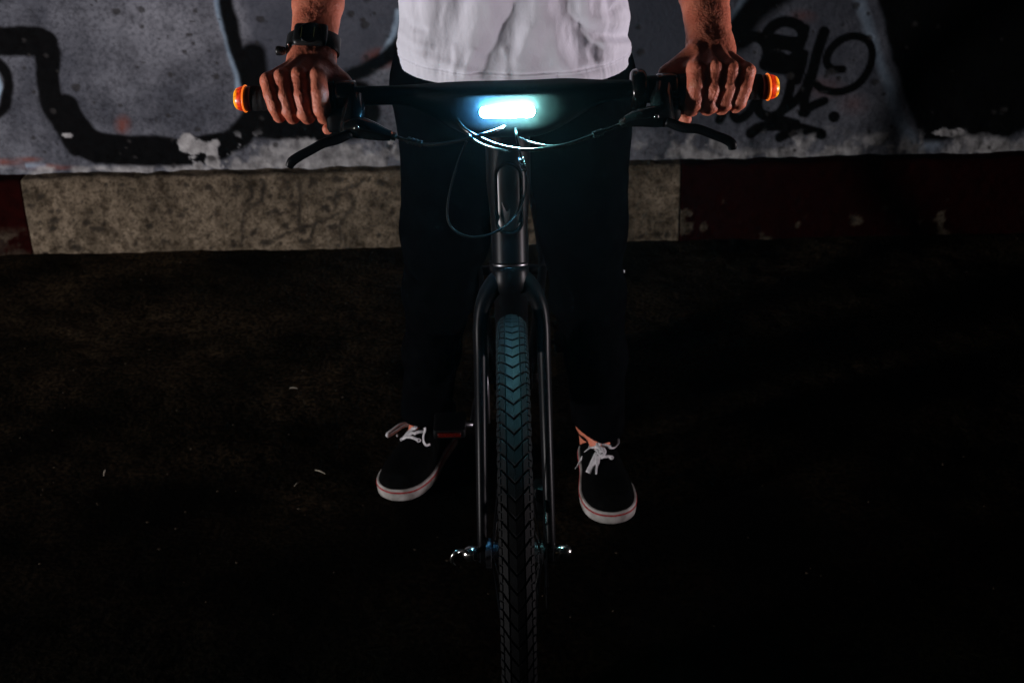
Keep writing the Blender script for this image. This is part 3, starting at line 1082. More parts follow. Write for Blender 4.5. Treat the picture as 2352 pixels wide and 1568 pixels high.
# frame behind
fr = MB()
hb, hl = steer(0.56) + np.array([0, 0.02, 0]), steer(0.44) + np.array([0, 0.015, 0])
BB = np.array([0, 2.285, 0.285])
ST = np.array([0, 2.46, 0.70])
RA = np.array([0, 2.70, 0.335])
bike_frame = mesh_obj('down_tube', *tube(np.array([hl, (hl + BB) / 2, BB]), 0.027, 20), M['paint'], bike)
mesh_obj('top_tube', *tube(np.array([hb, (hb + ST) / 2 - np.array([0, 0, 0.004]), ST]), [0.026, 0.020, 0.018], 20), M['paint'], bike)
mesh_obj('seat_tube', *tube(np.array([BB, (BB + ST) / 2, ST + np.array([0, 0.012, 0.03])]), 0.0175, 18), M['paint'], bike)
mesh_obj('seat_post', *tube(np.array([ST + np.array([0, 0.012, 0.03]), ST + np.array([0, 0.045, 0.11]), ST + np.array([0, 0.065, 0.165])]), 0.0136, 16), M['alu'], bike)
for s in (-1, 1):
    mesh_obj('chain_stay', *tube(catmull([BB + np.array([s * 0.028, 0.0, 0]), BB + np.array([s * 0.04, 0.1, 0.012]), RA + np.array([s * 0.066, -0.03, 0]), RA + np.array([s * 0.068, 0.01, 0])], 6), [0.012, 0.010, 0.009], 12), M['paint'], bike)
    mesh_obj('seat_stay', *tube(catmull([ST + np.array([s * 0.012, 0.01, -0.01]), ST + np.array([s * 0.035, 0.06, -0.07]), RA + np.array([s * 0.064, -0.02, 0.06]), RA + np.array([s * 0.068, 0.0, 0])], 6), [0.009, 0.008, 0.0075], 12), M['paint'], bike)
sharp(mesh_obj('bottom_bracket', *lathe(BB, (1, 0, 0), [(-0.036, 0.019), (-0.035, 0.021), (0.035, 0.021), (0.036, 0.019)], 24), M['paint'], bike))
# saddle
rings = []
for q in np.linspace(0, 1, 24):
    y = 2.42 + 0.27 * q
    hw = np.interp(q, [0, 0.06, 0.35, 0.6, 0.85, 0.97, 1], [0.008, 0.020, 0.026, 0.048, 0.072, 0.062, 0.02])
    zt = 0.905 + np.interp(q, [0, 0.3, 0.7, 1], [-0.012, 0, 0.004, 0.012])
    a = np.linspace(0, 2 * math.pi, 24, endpoint=False)
    rings.append(np.column_stack([hw * np.cos(a), np.full(24, y), zt + np.where(np.sin(a) > 0, 0.012, 0.030) * np.sin(a)]))
sd = mesh_obj('saddle', *loft(rings), M['paint_matt'], bike)
mesh_obj('saddle_rail', *tube(catmull([(0.02, 2.45, 0.885), (0.02, 2.50, 0.868), (0.02, 2.58, 0.868), (0.03, 2.65, 0.89)], 5), 0.0035, 8), M['alu'], sd)
mesh_obj('saddle_rail', *tube(catmull([(-0.02, 2.45, 0.885), (-0.02, 2.50, 0.868), (-0.02, 2.58, 0.868), (-0.03, 2.65, 0.89)], 5), 0.0035, 8), M['alu'], sd)
# cranks, pedals
for s, dirn in ((-1, -1), (1, 1)):
    e = BB + np.array([s * 0.072, dirn * 0.168, -0.004])
    ck = mesh_obj('crank', *tube(np.array([BB + np.array([s * 0.055, 0, 0]), (BB + np.array([s * 0.06, 0, 0]) + e) / 2, e]), [0.014, 0.010, 0.012], 14, r2=[0.008, 0.006, 0.007], ref=(1, 0, 0)), M['paint'], bike)
    mesh_obj('crank_axle', *tube(np.array([BB + np.array([s * 0.034, 0, 0]), BB + np.array([s * 0.045, 0, 0]), BB + np.array([s * 0.058, 0, 0])]), 0.0085, 12), M['alu'], ck)
    pc = e + np.array([s * 0.040, 0, 0])
    pd = sharp(mesh_obj('pedal', *rbox(pc, (0.056, 0.070, 0.018), 0.004), M['paint_matt'], bike))
    mesh_obj('pedal_axle', *tube(np.array([e, (e + pc) / 2, pc]), 0.005, 8), M['alu'], pd)
    for d in (-1, 1):
        mesh_obj('reflector', *rbox(pc + np.array([0, d * 0.0365, 0.001]), (0.040, 0.006, 0.0075), 0.001), M['orange_refl'], pd)
mesh_obj('chainring', *lathe(BB + np.array([-0.046, 0, 0]), (1, 0, 0), [(-0.001, 0.06), (-0.001, 0.082), (0.001, 0.082), (0.001, 0.06)], 48), M['alu'], bike)

# ---- handlebar: one shell, slim at the ends, deep in the middle where it carries the headlight
xs = np.concatenate([np.linspace(-0.342, -0.185, 12), np.linspace(-0.18, 0.19, 150), np.linspace(0.195, 0.342, 12)])
rings = []
a = np.linspace(0, 2 * math.pi, 144, endpoint=False)
LC = at(1165, 262, 1.750)
def dish(x, z):  # hollow added around the lens to catch the lamp's glow
    r = np.hypot(np.maximum(np.abs(x - LC[0]) - 0.030, 0) / 0.070, (z - LC[2]) / 0.034)
    return 0.0095 * (1 - sm(np.clip(r, 0, 1)))
for x in xs:
    q = sm(np.clip(1 - (abs(x - 0.006) - 0.055) / 0.125, 0, 1))
    top = 0.0125 + (0.0012) * sm(np.clip(1 - (abs(x - 0.02) - 0.085) / 0.09, 0, 1)) + 0.0015 * math.exp(-((x - 0.08) / 0.03) ** 2)
    bot = 0.0125 + 0.046 * sm(np.clip(1 - (abs(x - 0.0) - 0.030) / 0.115, 0, 1))
    dep = 0.0125 + 0.016 * q
    ex = 1.0 - 0.42 * q
    c, s_ = np.cos(a), np.sin(a)
    yy = np.sign(c) * np.abs(c) ** ex * dep
    zz = np.sign(s_) * np.abs(s_) ** ex * np.where(s_ > 0, top, bot)
    yo = BX[1] + yy - 0.004 * q + 0.10 * np.clip(-zz - 0.0125, 0, 1)
    yo = yo + np.where(c < 0, dish(x, BX[2] + zz), 0)
    rings.append(np.column_stack([np.full(len(a), x), yo, BX[2] + zz]))
bar = mesh_obj('handlebar', *loft(rings), M['shell'], bike)
# stem: from the shell back to the steering axis
rings = []
for q in np.linspace(0, 1, 14):
    c = np.array([0, 1.80, 0.932]) * (1 - q) + steer(0.588) * q
    nrm = np.array([0, 1, -0.3]) * (1 - q) + SA * q * -1.0
    hx = 0.045 * (1 - q) + 0.0312 * q
    hz = 0.030 * (1 - q) + 0.037 * q
    v1 = np.array([0, 0.1, 0.99]) * (1 - sm(q)) + (-NB) * sm(q)
    v1 /= np.linalg.norm(v1)
    rings.append(c + hx * np.cos(a)[:, None] * np.array([1, 0, 0]) + hz * np.sin(a)[:, None] * v1)
mesh_obj('stem', *loft(rings), M['paint'], bike)

# headlight lens: stadium bar standing slightly proud of the shell
def stadium(cx, cz, w_, h_, y, n=16):
    r = h_ / 2
    p = []
    for k in range(n + 1):
        t = -math.pi / 2 + math.pi * k / n
        p.append((cx + w_ / 2 - r + r * math.cos(t), y, cz + r * math.sin(t)))
    for k in range(n + 1):
        t = math.pi / 2 + math.pi * k / n
        p.append((cx - w_ / 2 + r + r * math.cos(t), y, cz + r * math.sin(t)))
    return np.array(p)


yf = 1.7525 + 0.0094
hs = [stadium(LC[0], LC[2], 0.072 + d * 2, 0.0145 + d * 2, y) for d, y in ((0.0014, yf + 0.006), (0.0014, yf - 0.0012), (0.0010, yf - 0.0016), (0.0003, yf - 0.0016), (0.0003, yf + 0.002))]
hl_ = mesh_obj('headlight', *loft(hs, cap=False), M['gloss'], bike)
ls = [stadium(LC[0], LC[2], 0.072 - d * 2, 0.0145 - d * 2, y) for d, y in ((0.0, yf + 0.003), (0.0, yf - 0.0045), (0.0010, yf - 0.0062), (0.0030, yf - 0.0070))]
lens = mesh_obj('lens', *loft(ls), M['headlight'], hl_)

# grips, clamps, end lights
for s in (-1, 1):
    x0, x1 = 0.232, 0.331
    pr = []
    for x in np.arange(x0, x1, 0.002):
        pr.append((x, 0.0165 + 0.0003 * math.sin(x * 2 * math.pi / 0.008)))
    prof = [(x0 - 0.004, 0.013), (x0 - 0.004, 0.0195), (x0 + 0.004, 0.0195), (x0 + 0.005, 0.0166)] + pr[3:] + [(x1, 0.0166), (x1 + 0.004, 0.0168), (x1 + 0.0065, 0.0162), (x1 + 0.0065, 0.012)]
    gr = sharp(mesh_obj('grip', *lathe(BX, (s, 0, 0), prof, 32), M['grip'], bike), 50)
    el = mesh_obj('bar_end_light', *lathe(BX + np.array([0, -0.036, 0]), (s, 0.10, 0), [(0.338, 0.012), (0.3385, 0.0160), (0.3464, 0.0166), (0.347, 0.013)], 32), M['endbody'], bike)
    mesh_obj('rim_ring', *lathe(BX + np.array([0, -0.036, 0]), (s, 0.10, 0), [(0.3462, 0.0166), (0.3466, 0.0182), (0.3478, 0.0180), (0.3486, 0.0168)], 36), M['endrim'], el)
    mesh_obj('lens', *lathe(BX + np.array([0, -0.036, 0]), (s, 0.10, 0), [(0.3477, 0.0171), (0.351, 0.0163), (0.355, 0.0153), (0.3585, 0.0138), (0.3605, 0.0112), (0.3614, 0.007), (0.3618, 0.001)], 36), M['endlight'], el)

# pods under the bar beside the grips
for s, cx_p, hz in ((-1, -0.2225, 0.030), (1, 0.214, 0.024)):
    sharp(mesh_obj('shift_pod', *rbox(BX + np.array([cx_p, -0.014, -0.0125 - hz / 2]), (0.030, 0.040, hz), 0.007), M['paint_matt'], bike), 50)
# brake levers: clamp, master cylinder, blade
def brake(s, body, cyl, barrel, blade, label):
    mb = MB()
    cx = s * 0.212
    mb.add(lathe(BX + np.array([cx, 0, 0]), (1, 0, 0), [(-0.013, 0.0125), (-0.013, 0.0195), (-0.011, 0.021), (0.011, 0.021), (0.013, 0.0195), (0.013, 0.0125)], 32))
    mb.add(tube(catmull([at(*p) for p in body], 6), [0.013, 0.0155, 0.0145, 0.012], 18))
    mb.add(tube(catmull([at(*p) for p in cyl], 6), [0.0115, 0.0145, 0.0125, 0.009, 0.0068], 18))
    br = sharp(mb.build('brake_lever', M['gloss'], bike), 50)
    mesh_obj('lever_blade', *tube(catmull([at(*p) for p in blade], 8), [0.0062, 0.0068, 0.0062, 0.0062, 0.0064, 0.0066, 0.0052], 14, r2=[0.0040, 0.0042, 0.0036, 0.0036, 0.0038, 0.0042, 0.0036], ref=(0, 1, 0)), M['paint'], br)
    p0, p1 = [at(*p) for p in barrel]
    d = p1 - p0
    L = np.linalg.norm(d)
    sharp(mesh_obj('hose_nut', *lathe(p0, d, [(0, 0.0058), (0.001, 0.0062), (L * .30, 0.0062), (L * .32, 0.0048), (L * .42, 0.0048), (L * .44, 0.0060), (L * .9, 0.0056), (L, 0.004)], 8), M['steel'], br))
    for (t_, r_) in ((0, 0.0035),):
        c = at(*cyl[1]) + np.array([0, -0.0145, 0.004])
        mesh_obj('bolt', *lathe(c, (0, -1, 0.1), [(-0.004, 0.0032), (0.0008, 0.0032), (0.0012, 0.0024), (-0.0003, 0.0019)], 12), M['steel'], br)
    return br


brake(-1, [(815, 225, 1.775), (812, 255, 1.757), (806, 285, 1.745), (800, 308, 1.740)],
      [(795, 296, 1.738), (822, 293, 1.737), (852, 300, 1.735), (880, 308, 1.734), (898, 312, 1.733)],
      [(893, 310.5, 1.733), (910, 315, 1.733)],
      [(806, 306, 1.728), (775, 320, 1.720), (742, 330, 1.716), (712, 346, 1.714), (688, 359, 1.713), (671, 371, 1.712), (664, 384, 1.712)], 'l')
brake(1, [(1522, 200, 1.775), (1520, 230, 1.757), (1522, 255, 1.745), (1530, 280, 1.740)],
      [(1532, 272, 1.738), (1505, 268, 1.737), (1476, 270, 1.735), (1450, 276, 1.734), (1436, 280, 1.733)],
      [(1440, 278, 1.733), (1424, 286, 1.733)],
      [(1530, 280, 1.728), (1568, 293, 1.720), (1604, 297, 1.716), (1640, 310, 1.714), (1668, 321, 1.713), (1681, 331, 1.712), (1682, 343, 1.712)], 'r')
# twist ring on the image-right side
xr = at(1467, 200, 1.785)[0]
sharp(mesh_obj('shifter_ring', *lathe(BX + np.array([xr, 0, 0.0]), (1, 0, 0), [(-0.011, 0.0125), (-0.0105, 0.023), (-0.008, 0.0262), (-0.003, 0.0275), (0.004, 0.0272), (0.008, 0.025), (0.010, 0.021), (0.011, 0.0125)], 40), M['gloss'], bike), 60)
sharp(mesh_obj('shifter_body', *lathe(BX + np.array([xr + 0.026, 0, 0.0]), (1, 0, 0), [(-0.016, 0.0125), (-0.015, 0.018), (0.012, 0.0185), (0.014, 0.0125)], 32), M['paint_matt'], bike), 60)


def cable(pts, r=0.0023, name='cable'):
    return mesh_obj(name, *tube(catmull([at(*p) for p in pts], 10), r, 10), M['cable'], bike)


c1 = cable([(908, 314, 1.733), (950, 328, 1.728), (985, 333, 1.722), (1030, 328, 1.716), (1080, 317, 1.712), (1125, 305, 1.716), (1150, 296, 1.728), (1158, 291, 1.748), (1160, 289, 1.775)])
c2 = cable([(1425, 286, 1.733), (1370, 308, 1.726), (1315, 328, 1.718), (1255, 341, 1.710), (1200, 344, 1.706), (1145, 334, 1.708), (1100, 316, 1.714), (1068, 297, 1.725), (1054, 280, 1.742), (1052, 272, 1.77)])
c3 = cable([(1062, 285, 1.765), (1070, 302, 1.735), (1085, 320, 1.722), (1110, 334, 1.722), (1140, 342, 1.735), (1165, 347, 1.76)], 0.002)
c4 = cable([(1184, 290, 1.77), (1186, 310, 1.742), (1192, 340, 1.752), (1200, 372, 1.768), (1208, 405, 1.778), (1206, 445, 1.782), (1190, 488, 1.772), (1160, 520, 1.758), (1120, 540, 1.752), (1080, 544, 1.756), (1048, 532, 1.764), (1030, 508, 1.772),
            (1028, 470, 1.778), (1038, 420, 1.782), (1055, 365, 1.785), (1072, 325, 1.787)], 0.0017)
c4.data.materials.clear(); c4.data.materials.append(M['cable_matt'])
c5 = cable([(1186, 312, 1.77), (1215, 325, 1.745), (1255, 334, 1.728), (1300, 333, 1.718)], 0.0012)
# ribbed ferrules on the hoses
def ferrule(p0, p1, r, n=4):
    p0, p1 = at(*p0), at(*p1)
    d = p1 - p0
    L = np.linalg.norm(d)
    prof = []
    for k in range(n):
        prof += [(L * (k + 0.02) / n, r * 0.72), (L * (k + 0.12) / n, r), (L * (k + 0.62) / n, r), (L * (k + 0.72) / n, r * 0.72)]
    sharp(mesh_obj('ferrule', *lathe(p0, d, prof, 12), M['cable'], bike), 40)


ferrule((935, 322, 1.730), (972, 332, 1.7245), 0.0048)
ferrule((1385, 302.5, 1.728), (1360, 311.5, 1.7245), 0.0048)
ferrule((1196, 362, 1.762), (1206, 392, 1.775), 0.0042, 5)

# ================================================================== PERSON
def hand_points(side):
    """bones of one gripping hand around the bar; x towards the thumb, y towards the rider, z up"""
    if side < 0:
        rot, H0 = 0.0, (-0.2795, BX[1], BX[2])
        pk = dict(i=(0.0325, 0.0375), m=(0.0085, 0.0150), r=(-0.0145, -0.0045), p=(-0.0330, -0.0225))
    else:
        rot, H0 = math.radians(7), (0.2825, BX[1], BX[2])
        pk = dict(i=(0.0335, 0.0370), m=(0.0090, 0.0160), r=(-0.0125, -0.0030), p=(-0.0340, -0.0215))
    fingers = {}
    spec = dict(i=(0.0290, -0.0070, 0.0124, 0.0124, 0.0108, 0.0088), m=(0.0305, -0.0115, 0.0116, 0.0114, 0.0102, 0.0088),
                r=(0.0285, -0.0092, 0.0108, 0.0106, 0.0095, 0.0082), p=(0.0245, -0.0045, 0.0100, 0.0096, 0.0084, 0.0072))
    for k, (zm, zp, r0, r1, r2, r3) in spec.items():
        a, b = pk[k]
        if side > 0 and k == 'p':
            zp -= 0.004
        d = np.array([0.12, 0.0, 0.0])
        fingers[k] = [np.array([a, -0.0085, zm, r0]), np.array([a * 0.5 + b * 0.5, -0.0255, zm * 0.45 + zp * 0.55 + 0.002, (r0 + r1) * 0.5]), np.array([b, -0.0310, zp, r1]),
                      np.array([b + 0.001, -0.0120, -0.0232 if k != 'p' else -0.0222, r2]), np.array([b + 0.002, 0.0090, -0.0265 + (0.004 if k != 'p' else 0.002), r3])]
    return fingers, rot, H0


ELBOW = {-1: np.array([-0.248, 2.02, 1.155]), 1: np.array([0.272, 2.02, 1.155])}
SHOULDER = {-1: np.array([-0.165, 2.19, 1.395]), 1: np.array([0.19, 2.19, 1.395])}
ARM_INFO = {}


def arm_field(G, side, fine):
    fingers, rot, H0 = hand_points(side)
    sx = 1.0 if side < 0 else -1.0       # mirror so that the thumb points inwards
    cr, sr = math.cos(rot), math.sin(rot)

    def W(p):
        x, y, z = p[0] * sx, p[1], p[2]
        y, z = y * cr + z * -sr, y * sr + z * cr
        return np.array([H0[0] + x, H0[1] + y, H0[2] + z])

    def Wr(p): return np.array([*W(p), p[3]])
    wrist = W((0.017, 0.062, 0.036)) if side < 0 else W((0.006, 0.062, 0.033))
    el = ELBOW[side]
    sh = SHOULDER[side]
    ad = (el - wrist) / np.linalg.norm(el - wrist)
    lat = np.cross(ad, np.array([0, -0.68, 0.73])); lat /= np.linalg.norm(lat)
    ARM_INFO[side] = (wrist, ad, lat, W)
    # forearm: two bones and a muscle belly
    fa = None
    for sgn in (-1, 1):
        p0 = wrist + lat * sgn * 0.0125
        p1 = wrist + ad * 0.09 + lat * sgn * 0.0140
        p2 = wrist + ad * 0.20 + lat * sgn * 0.017
        c = smin(capsule(G, p0, p1, 0.0175, 0.0200), capsule(G, p1, p2, 0.0200, 0.0275), 0.01)
        c = smin(c, capsule(G, p2, el, 0.0275, 0.033), 0.02)
        fa = c if fa is None else smin(fa, c, 0.026)
    if not fine:
        fa = smin(fa, capsule(G, el, sh, 0.038, 0.050), 0.03)
        return fa
    # back of the hand
    car = dict(i=(0.028, 0.047, 0.030), m=(0.019, 0.049, 0.033), r=(0.009, 0.049, 0.033), p=(0.000, 0.047, 0.029))
    if side > 0:
        car = dict(i=(0.019, 0.047, 0.027), m=(0.010, 0.049, 0.030), r=(0.000, 0.049, 0.030), p=(-0.009, 0.047, 0.026))
    palm = None
    for k, f in fingers.items():
        m0 = np.array([f[0][0], f[0][1] + 0.004, f[0][2] - 0.003])
        c = capsule(G, W(m0), W(car[k]), f[0][3] * 0.97, 0.0125)
        palm = c if palm is None else smin(palm, c, 0.010)
    palm = smin(palm, capsule(G, W((0.022, 0.020, 0.018)), W((-0.026, 0.020, 0.016)), 0.011, 0.011), 0.012)
    palm = smin(palm, capsule(G, W(car['i']), wrist + lat * 0.013, 0.013, 0.0165), 0.012)
    palm = smin(palm, capsule(G, W(car['p']), wrist - lat * 0.013, 0.013, 0.0165), 0.012)
    d = smin(palm, fa, 0.016)
    # thumb goes behind and under the bar, its tip shows below
    tb = [(0.034, 0.042, 0.034, 0.0135), (0.060, 0.026, 0.010, 0.0125), (0.063, 0.021, -0.012, 0.0112), (0.057, 0.010, -0.0320, 0.0094), (0.0400, -0.0060, -0.0425, 0.0074)]
    if side > 0:
        tb = [(0.030, 0.042, 0.034, 0.0130), (0.066, 0.026, 0.011, 0.0120), (0.064, 0.020, -0.012, 0.0112), (0.056, 0.010, -0.0325, 0.0095), (0.043, -0.0050, -0.0415, 0.0072)]
    th = chain(G, [Wr(np.array(p)) for p in tb[:-1]], 0.004)
    tip = chain(G, [Wr(np.array(p)) for p in tb[-2:]], 0.002)
    web = capsule(G, W((0.036, 0.008, 0.024)), W((0.056, 0.024, 0.013)), 0.0085, 0.0085)
    d = smin(d, smin(th, web, 0.014), 0.010)
    # fingers, kept apart from each other
    fs = None
    for k, f in fingers.items():
        c = chain(G, [Wr(p) for p in f], 0.0012)
        # knuckle folds: slightly thicker at the joint
        fs = c if fs is None else smin(fs, c, 0.0024)
    d = smin(d, fs, 0.0045)
    d = smin(d, tip, 0.0012)
    # knuckle heads and extensor tendons
    for k, f in fingers.items():
        kn = W((f[0][0] - 0.0005, f[0][1] - 0.0015, f[0][2] + 0.0030))
        d = smin(d, capsule(G, kn, kn + np.array([0, 0.002, 0.0]), f[0][3] * 0.80, f[0][3] * 0.75), 0.005)
        a0 = W((f[0][0], f[0][1] + 0.006, f[0][2] + f[0][3] * 0.80))
        a1 = W((car[k][0] * 0.75 + f[0][0] * 0.25, 0.037, car[k][2] + 0.0098))
        d = smin(d, capsule(G, a0, a1, 0.0018, 0.0010), 0.0065)
    # veins on the back of the hand / fingers
    f = fingers['m']
    d = smin(d, capsule(G, W((f[0][0] + 0.002, -0.0385, 0.010)), W((f[2][0] + 0.001, -0.0405, -0.008)), 0.0012, 0.0010), 0.003)
    # webbing between the finger bases
    ks = ['i', 'm', 'r', 'p']
    for k0, k1 in zip(ks[:-1], ks[1:]):
        q = (fingers[k0][0][:3] + fingers[k1][0][:3]) / 2 + np.array([0.001, -0.006, -0.008])
        d = smin(d, capsule(G, W(q), W(q + np.array([0, 0.012, 0.004])), 0.0065, 0.0075), 0.006)
    return d


def body_mesh():
    VV, FF, n0 = [], [], 0
    # hands and wrists, fine
    for side in (-1, 1):
        _, _, H0 = hand_points(side)
        lo = (H0[0] - 0.060 - (0.032 if side > 0 else 0), H0[1] - 0.052, H0[2] - 0.062)
        hi = (H0[0] + 0.062 + (0.032 if side < 0 else 0), H0[1] + 0.150, H0[2] + 0.150)
        h = 0.00135
        G, ax = grid3(lo, hi, h)
        D = np.broadcast_to(arm_field(G, side, True), (len(ax[0]), len(ax[1]), len(ax[2]))).copy()
        V, Q = surface_nets(D, lo, h)
        V = V + (fbm(V, 150, 3, 91 + side)[:, None] - 0.5) * 0.0012 * (1, -1, 0.6)
        VV.append(V); FF.append(Q + n0); n0 += len(V)
    # the rest of the body, coarser
    lo, hi, h = (-0.42, 1.90, 0.03), (0.44, 2.62, 1.78), 0.0065
    G, ax = grid3(lo, hi, h)
    cx = 0.012
    D = smin(ellips(G, (cx, 2.235, 0.93), (0.160, 0.090, 0.13)), ellips(G, (cx, 2.225, 1.08), (0.145, 0.080, 0.16)), 0.04)
    D = smin(D, ellips(G, (cx, 2.21, 1.26), (0.170, 0.105, 0.17)), 0.06)
    D = smin(D, capsule(G, (cx - 0.13, 2.20, 1.39), (cx + 0.13, 2.20, 1.39), 0.055, 0.055), 0.05)
    D = smin(D, capsule(G, (cx, 2.20, 1.38), (cx, 2.17, 1.51), 0.058, 0.055), 0.04)
    for side in (-1, 1):
        D = smin(D, arm_field(G, side, False), 0.03)
    # head, bowed a little towards the bar
    hc = np.array([cx, 2.135, 1.60])
    hd = smin(ellips(G, hc + [0, 0.01, 0.02], (0.076, 0.096, 0.105)), ellips(G, hc + [0, -0.030, -0.055], (0.056, 0.062, 0.070)), 0.035)
    hd = smin(hd, capsule(G, hc + [0, -0.092, 0.005], hc + [0, -0.112, -0.030], 0.008, 0.013), 0.012)
    hd = smin(hd, capsule(G, hc + [-0.035, -0.080, 0.018], hc + [0.035, -0.080, 0.018], 0.012, 0.012), 0.015)
    hd = smin(hd, capsule(G, hc + [-0.018, -0.083, -0.068], hc + [0.018, -0.083, -0.068], 0.009, 0.009), 0.008)
    hd = smin(hd, ellips(G, hc + [0, -0.072, -0.105], (0.026, 0.022, 0.02)), 0.02)
    for s in (-1, 1):
        hd = smin(hd, ellips(G, hc + [s * 0.078, 0.012, -0.015], (0.010, 0.020, 0.032)), 0.008)
        hd = np.maximum(hd, -capsule(G, hc + [s * 0.031, -0.098, -0.004], hc + [s * 0.033, -0.098, -0.004], 0.013, 0.013))
        hd = smin(hd, ellips(G, hc + [s * 0.031, -0.076, -0.003], (0.015, 0.012, 0.010)), 0.004)
    D = smin(D, hd, 0.02)
    # legs down to the ankles and feet
    for hip, kn, an, he, to in (((-0.085, 2.25, 0.88), (-0.115, 2.29, 0.53), (-0.183, 2.515, 0.12), (-0.178, 2.55, 0.05), (-0.210, 2.43, 0.040)),
                                ((0.110, 2.25, 0.88), (0.133, 2.285, 0.53), (0.164, 2.425, 0.12), (0.163, 2.46, 0.05), (0.178, 2.33, 0.040))):
        lg = smin(capsule(G, hip, kn, 0.078, 0.052), capsule(G, kn, an, 0.050, 0.031), 0.03)
        lg = smin(lg, capsule(G, an, he, 0.036, 0.029), 0.02)
        lg = smin(lg, capsule(G, an, to, 0.026, 0.014), 0.015)
        for s in (-1, 1):
            lg = smin(lg, ellips(G, np.array(an) + [s * 0.028, 0.006, -0.012], (0.011, 0.014, 0.014)), 0.012)
        D = smin(D, lg, 0.03)
    # the wrists are taken over by the fine part
    for side in (-1, 1):
        wr, ad, lat, W = ARM_INFO[side]
        pl = wr + ad * 0.092
        cut = (G[0] - pl[0]) * ad[0] + (G[1] - pl[1]) * ad[1] + (G[2] - pl[2]) * ad[2]
        near = np.sqrt((G[0] - wr[0]) ** 2 + (G[1] - wr[1]) ** 2 + (G[2] - wr[2]) ** 2) - 0.20
        D = np.maximum(D, -np.maximum(cut, near))
    V, Q = surface_nets(D, lo, h)
    VV.append(V); FF.append(Q + n0)
    return np.vstack(VV), np.vstack(FF), hc


V, Q, HC = body_mesh()
person = mesh_obj('person', V, Q, M['skin'])
tag(person, 'person in white t-shirt, black trousers and black sneakers gripping the handlebar', 'person')

# hair cap
G, ax = grid3((HC[0] - 0.10, HC[1] - 0.11, HC[2] - 0.06), (HC[0] + 0.10, HC[1] + 0.13, HC[2] + 0.15), 0.005)
D = ellips(G, HC + [0, 0.014, 0.024], (0.083, 0.104, 0.112))
D = np.maximum(D, -((G[2] - HC[2]) - 0.045 + (G[1] - HC[1]) * 0.85 + 0 * G[0]))
D = np.broadcast_to(D, [len(a_) for a_ in ax]).copy()
V, Q = surface_nets(D, (HC[0] - 0.10, HC[1] - 0.11, HC[2] - 0.06), 0.005)
V = V + (fbm(V, 60, 3, 5)[:, None] - 0.5) * 0.012
mesh_obj('hair', V, Q, M['hair'], person)
for s in (-1, 1):
    mesh_obj('eye', *lathe(HC + np.array([s * 0.031, -0.0775, -0.003]), (0, -1, 0), [(0, 0.0095), (0.004, 0.009), (0.008, 0.0055), (0.0098, 0.0005)], 16), M['eye'], person)

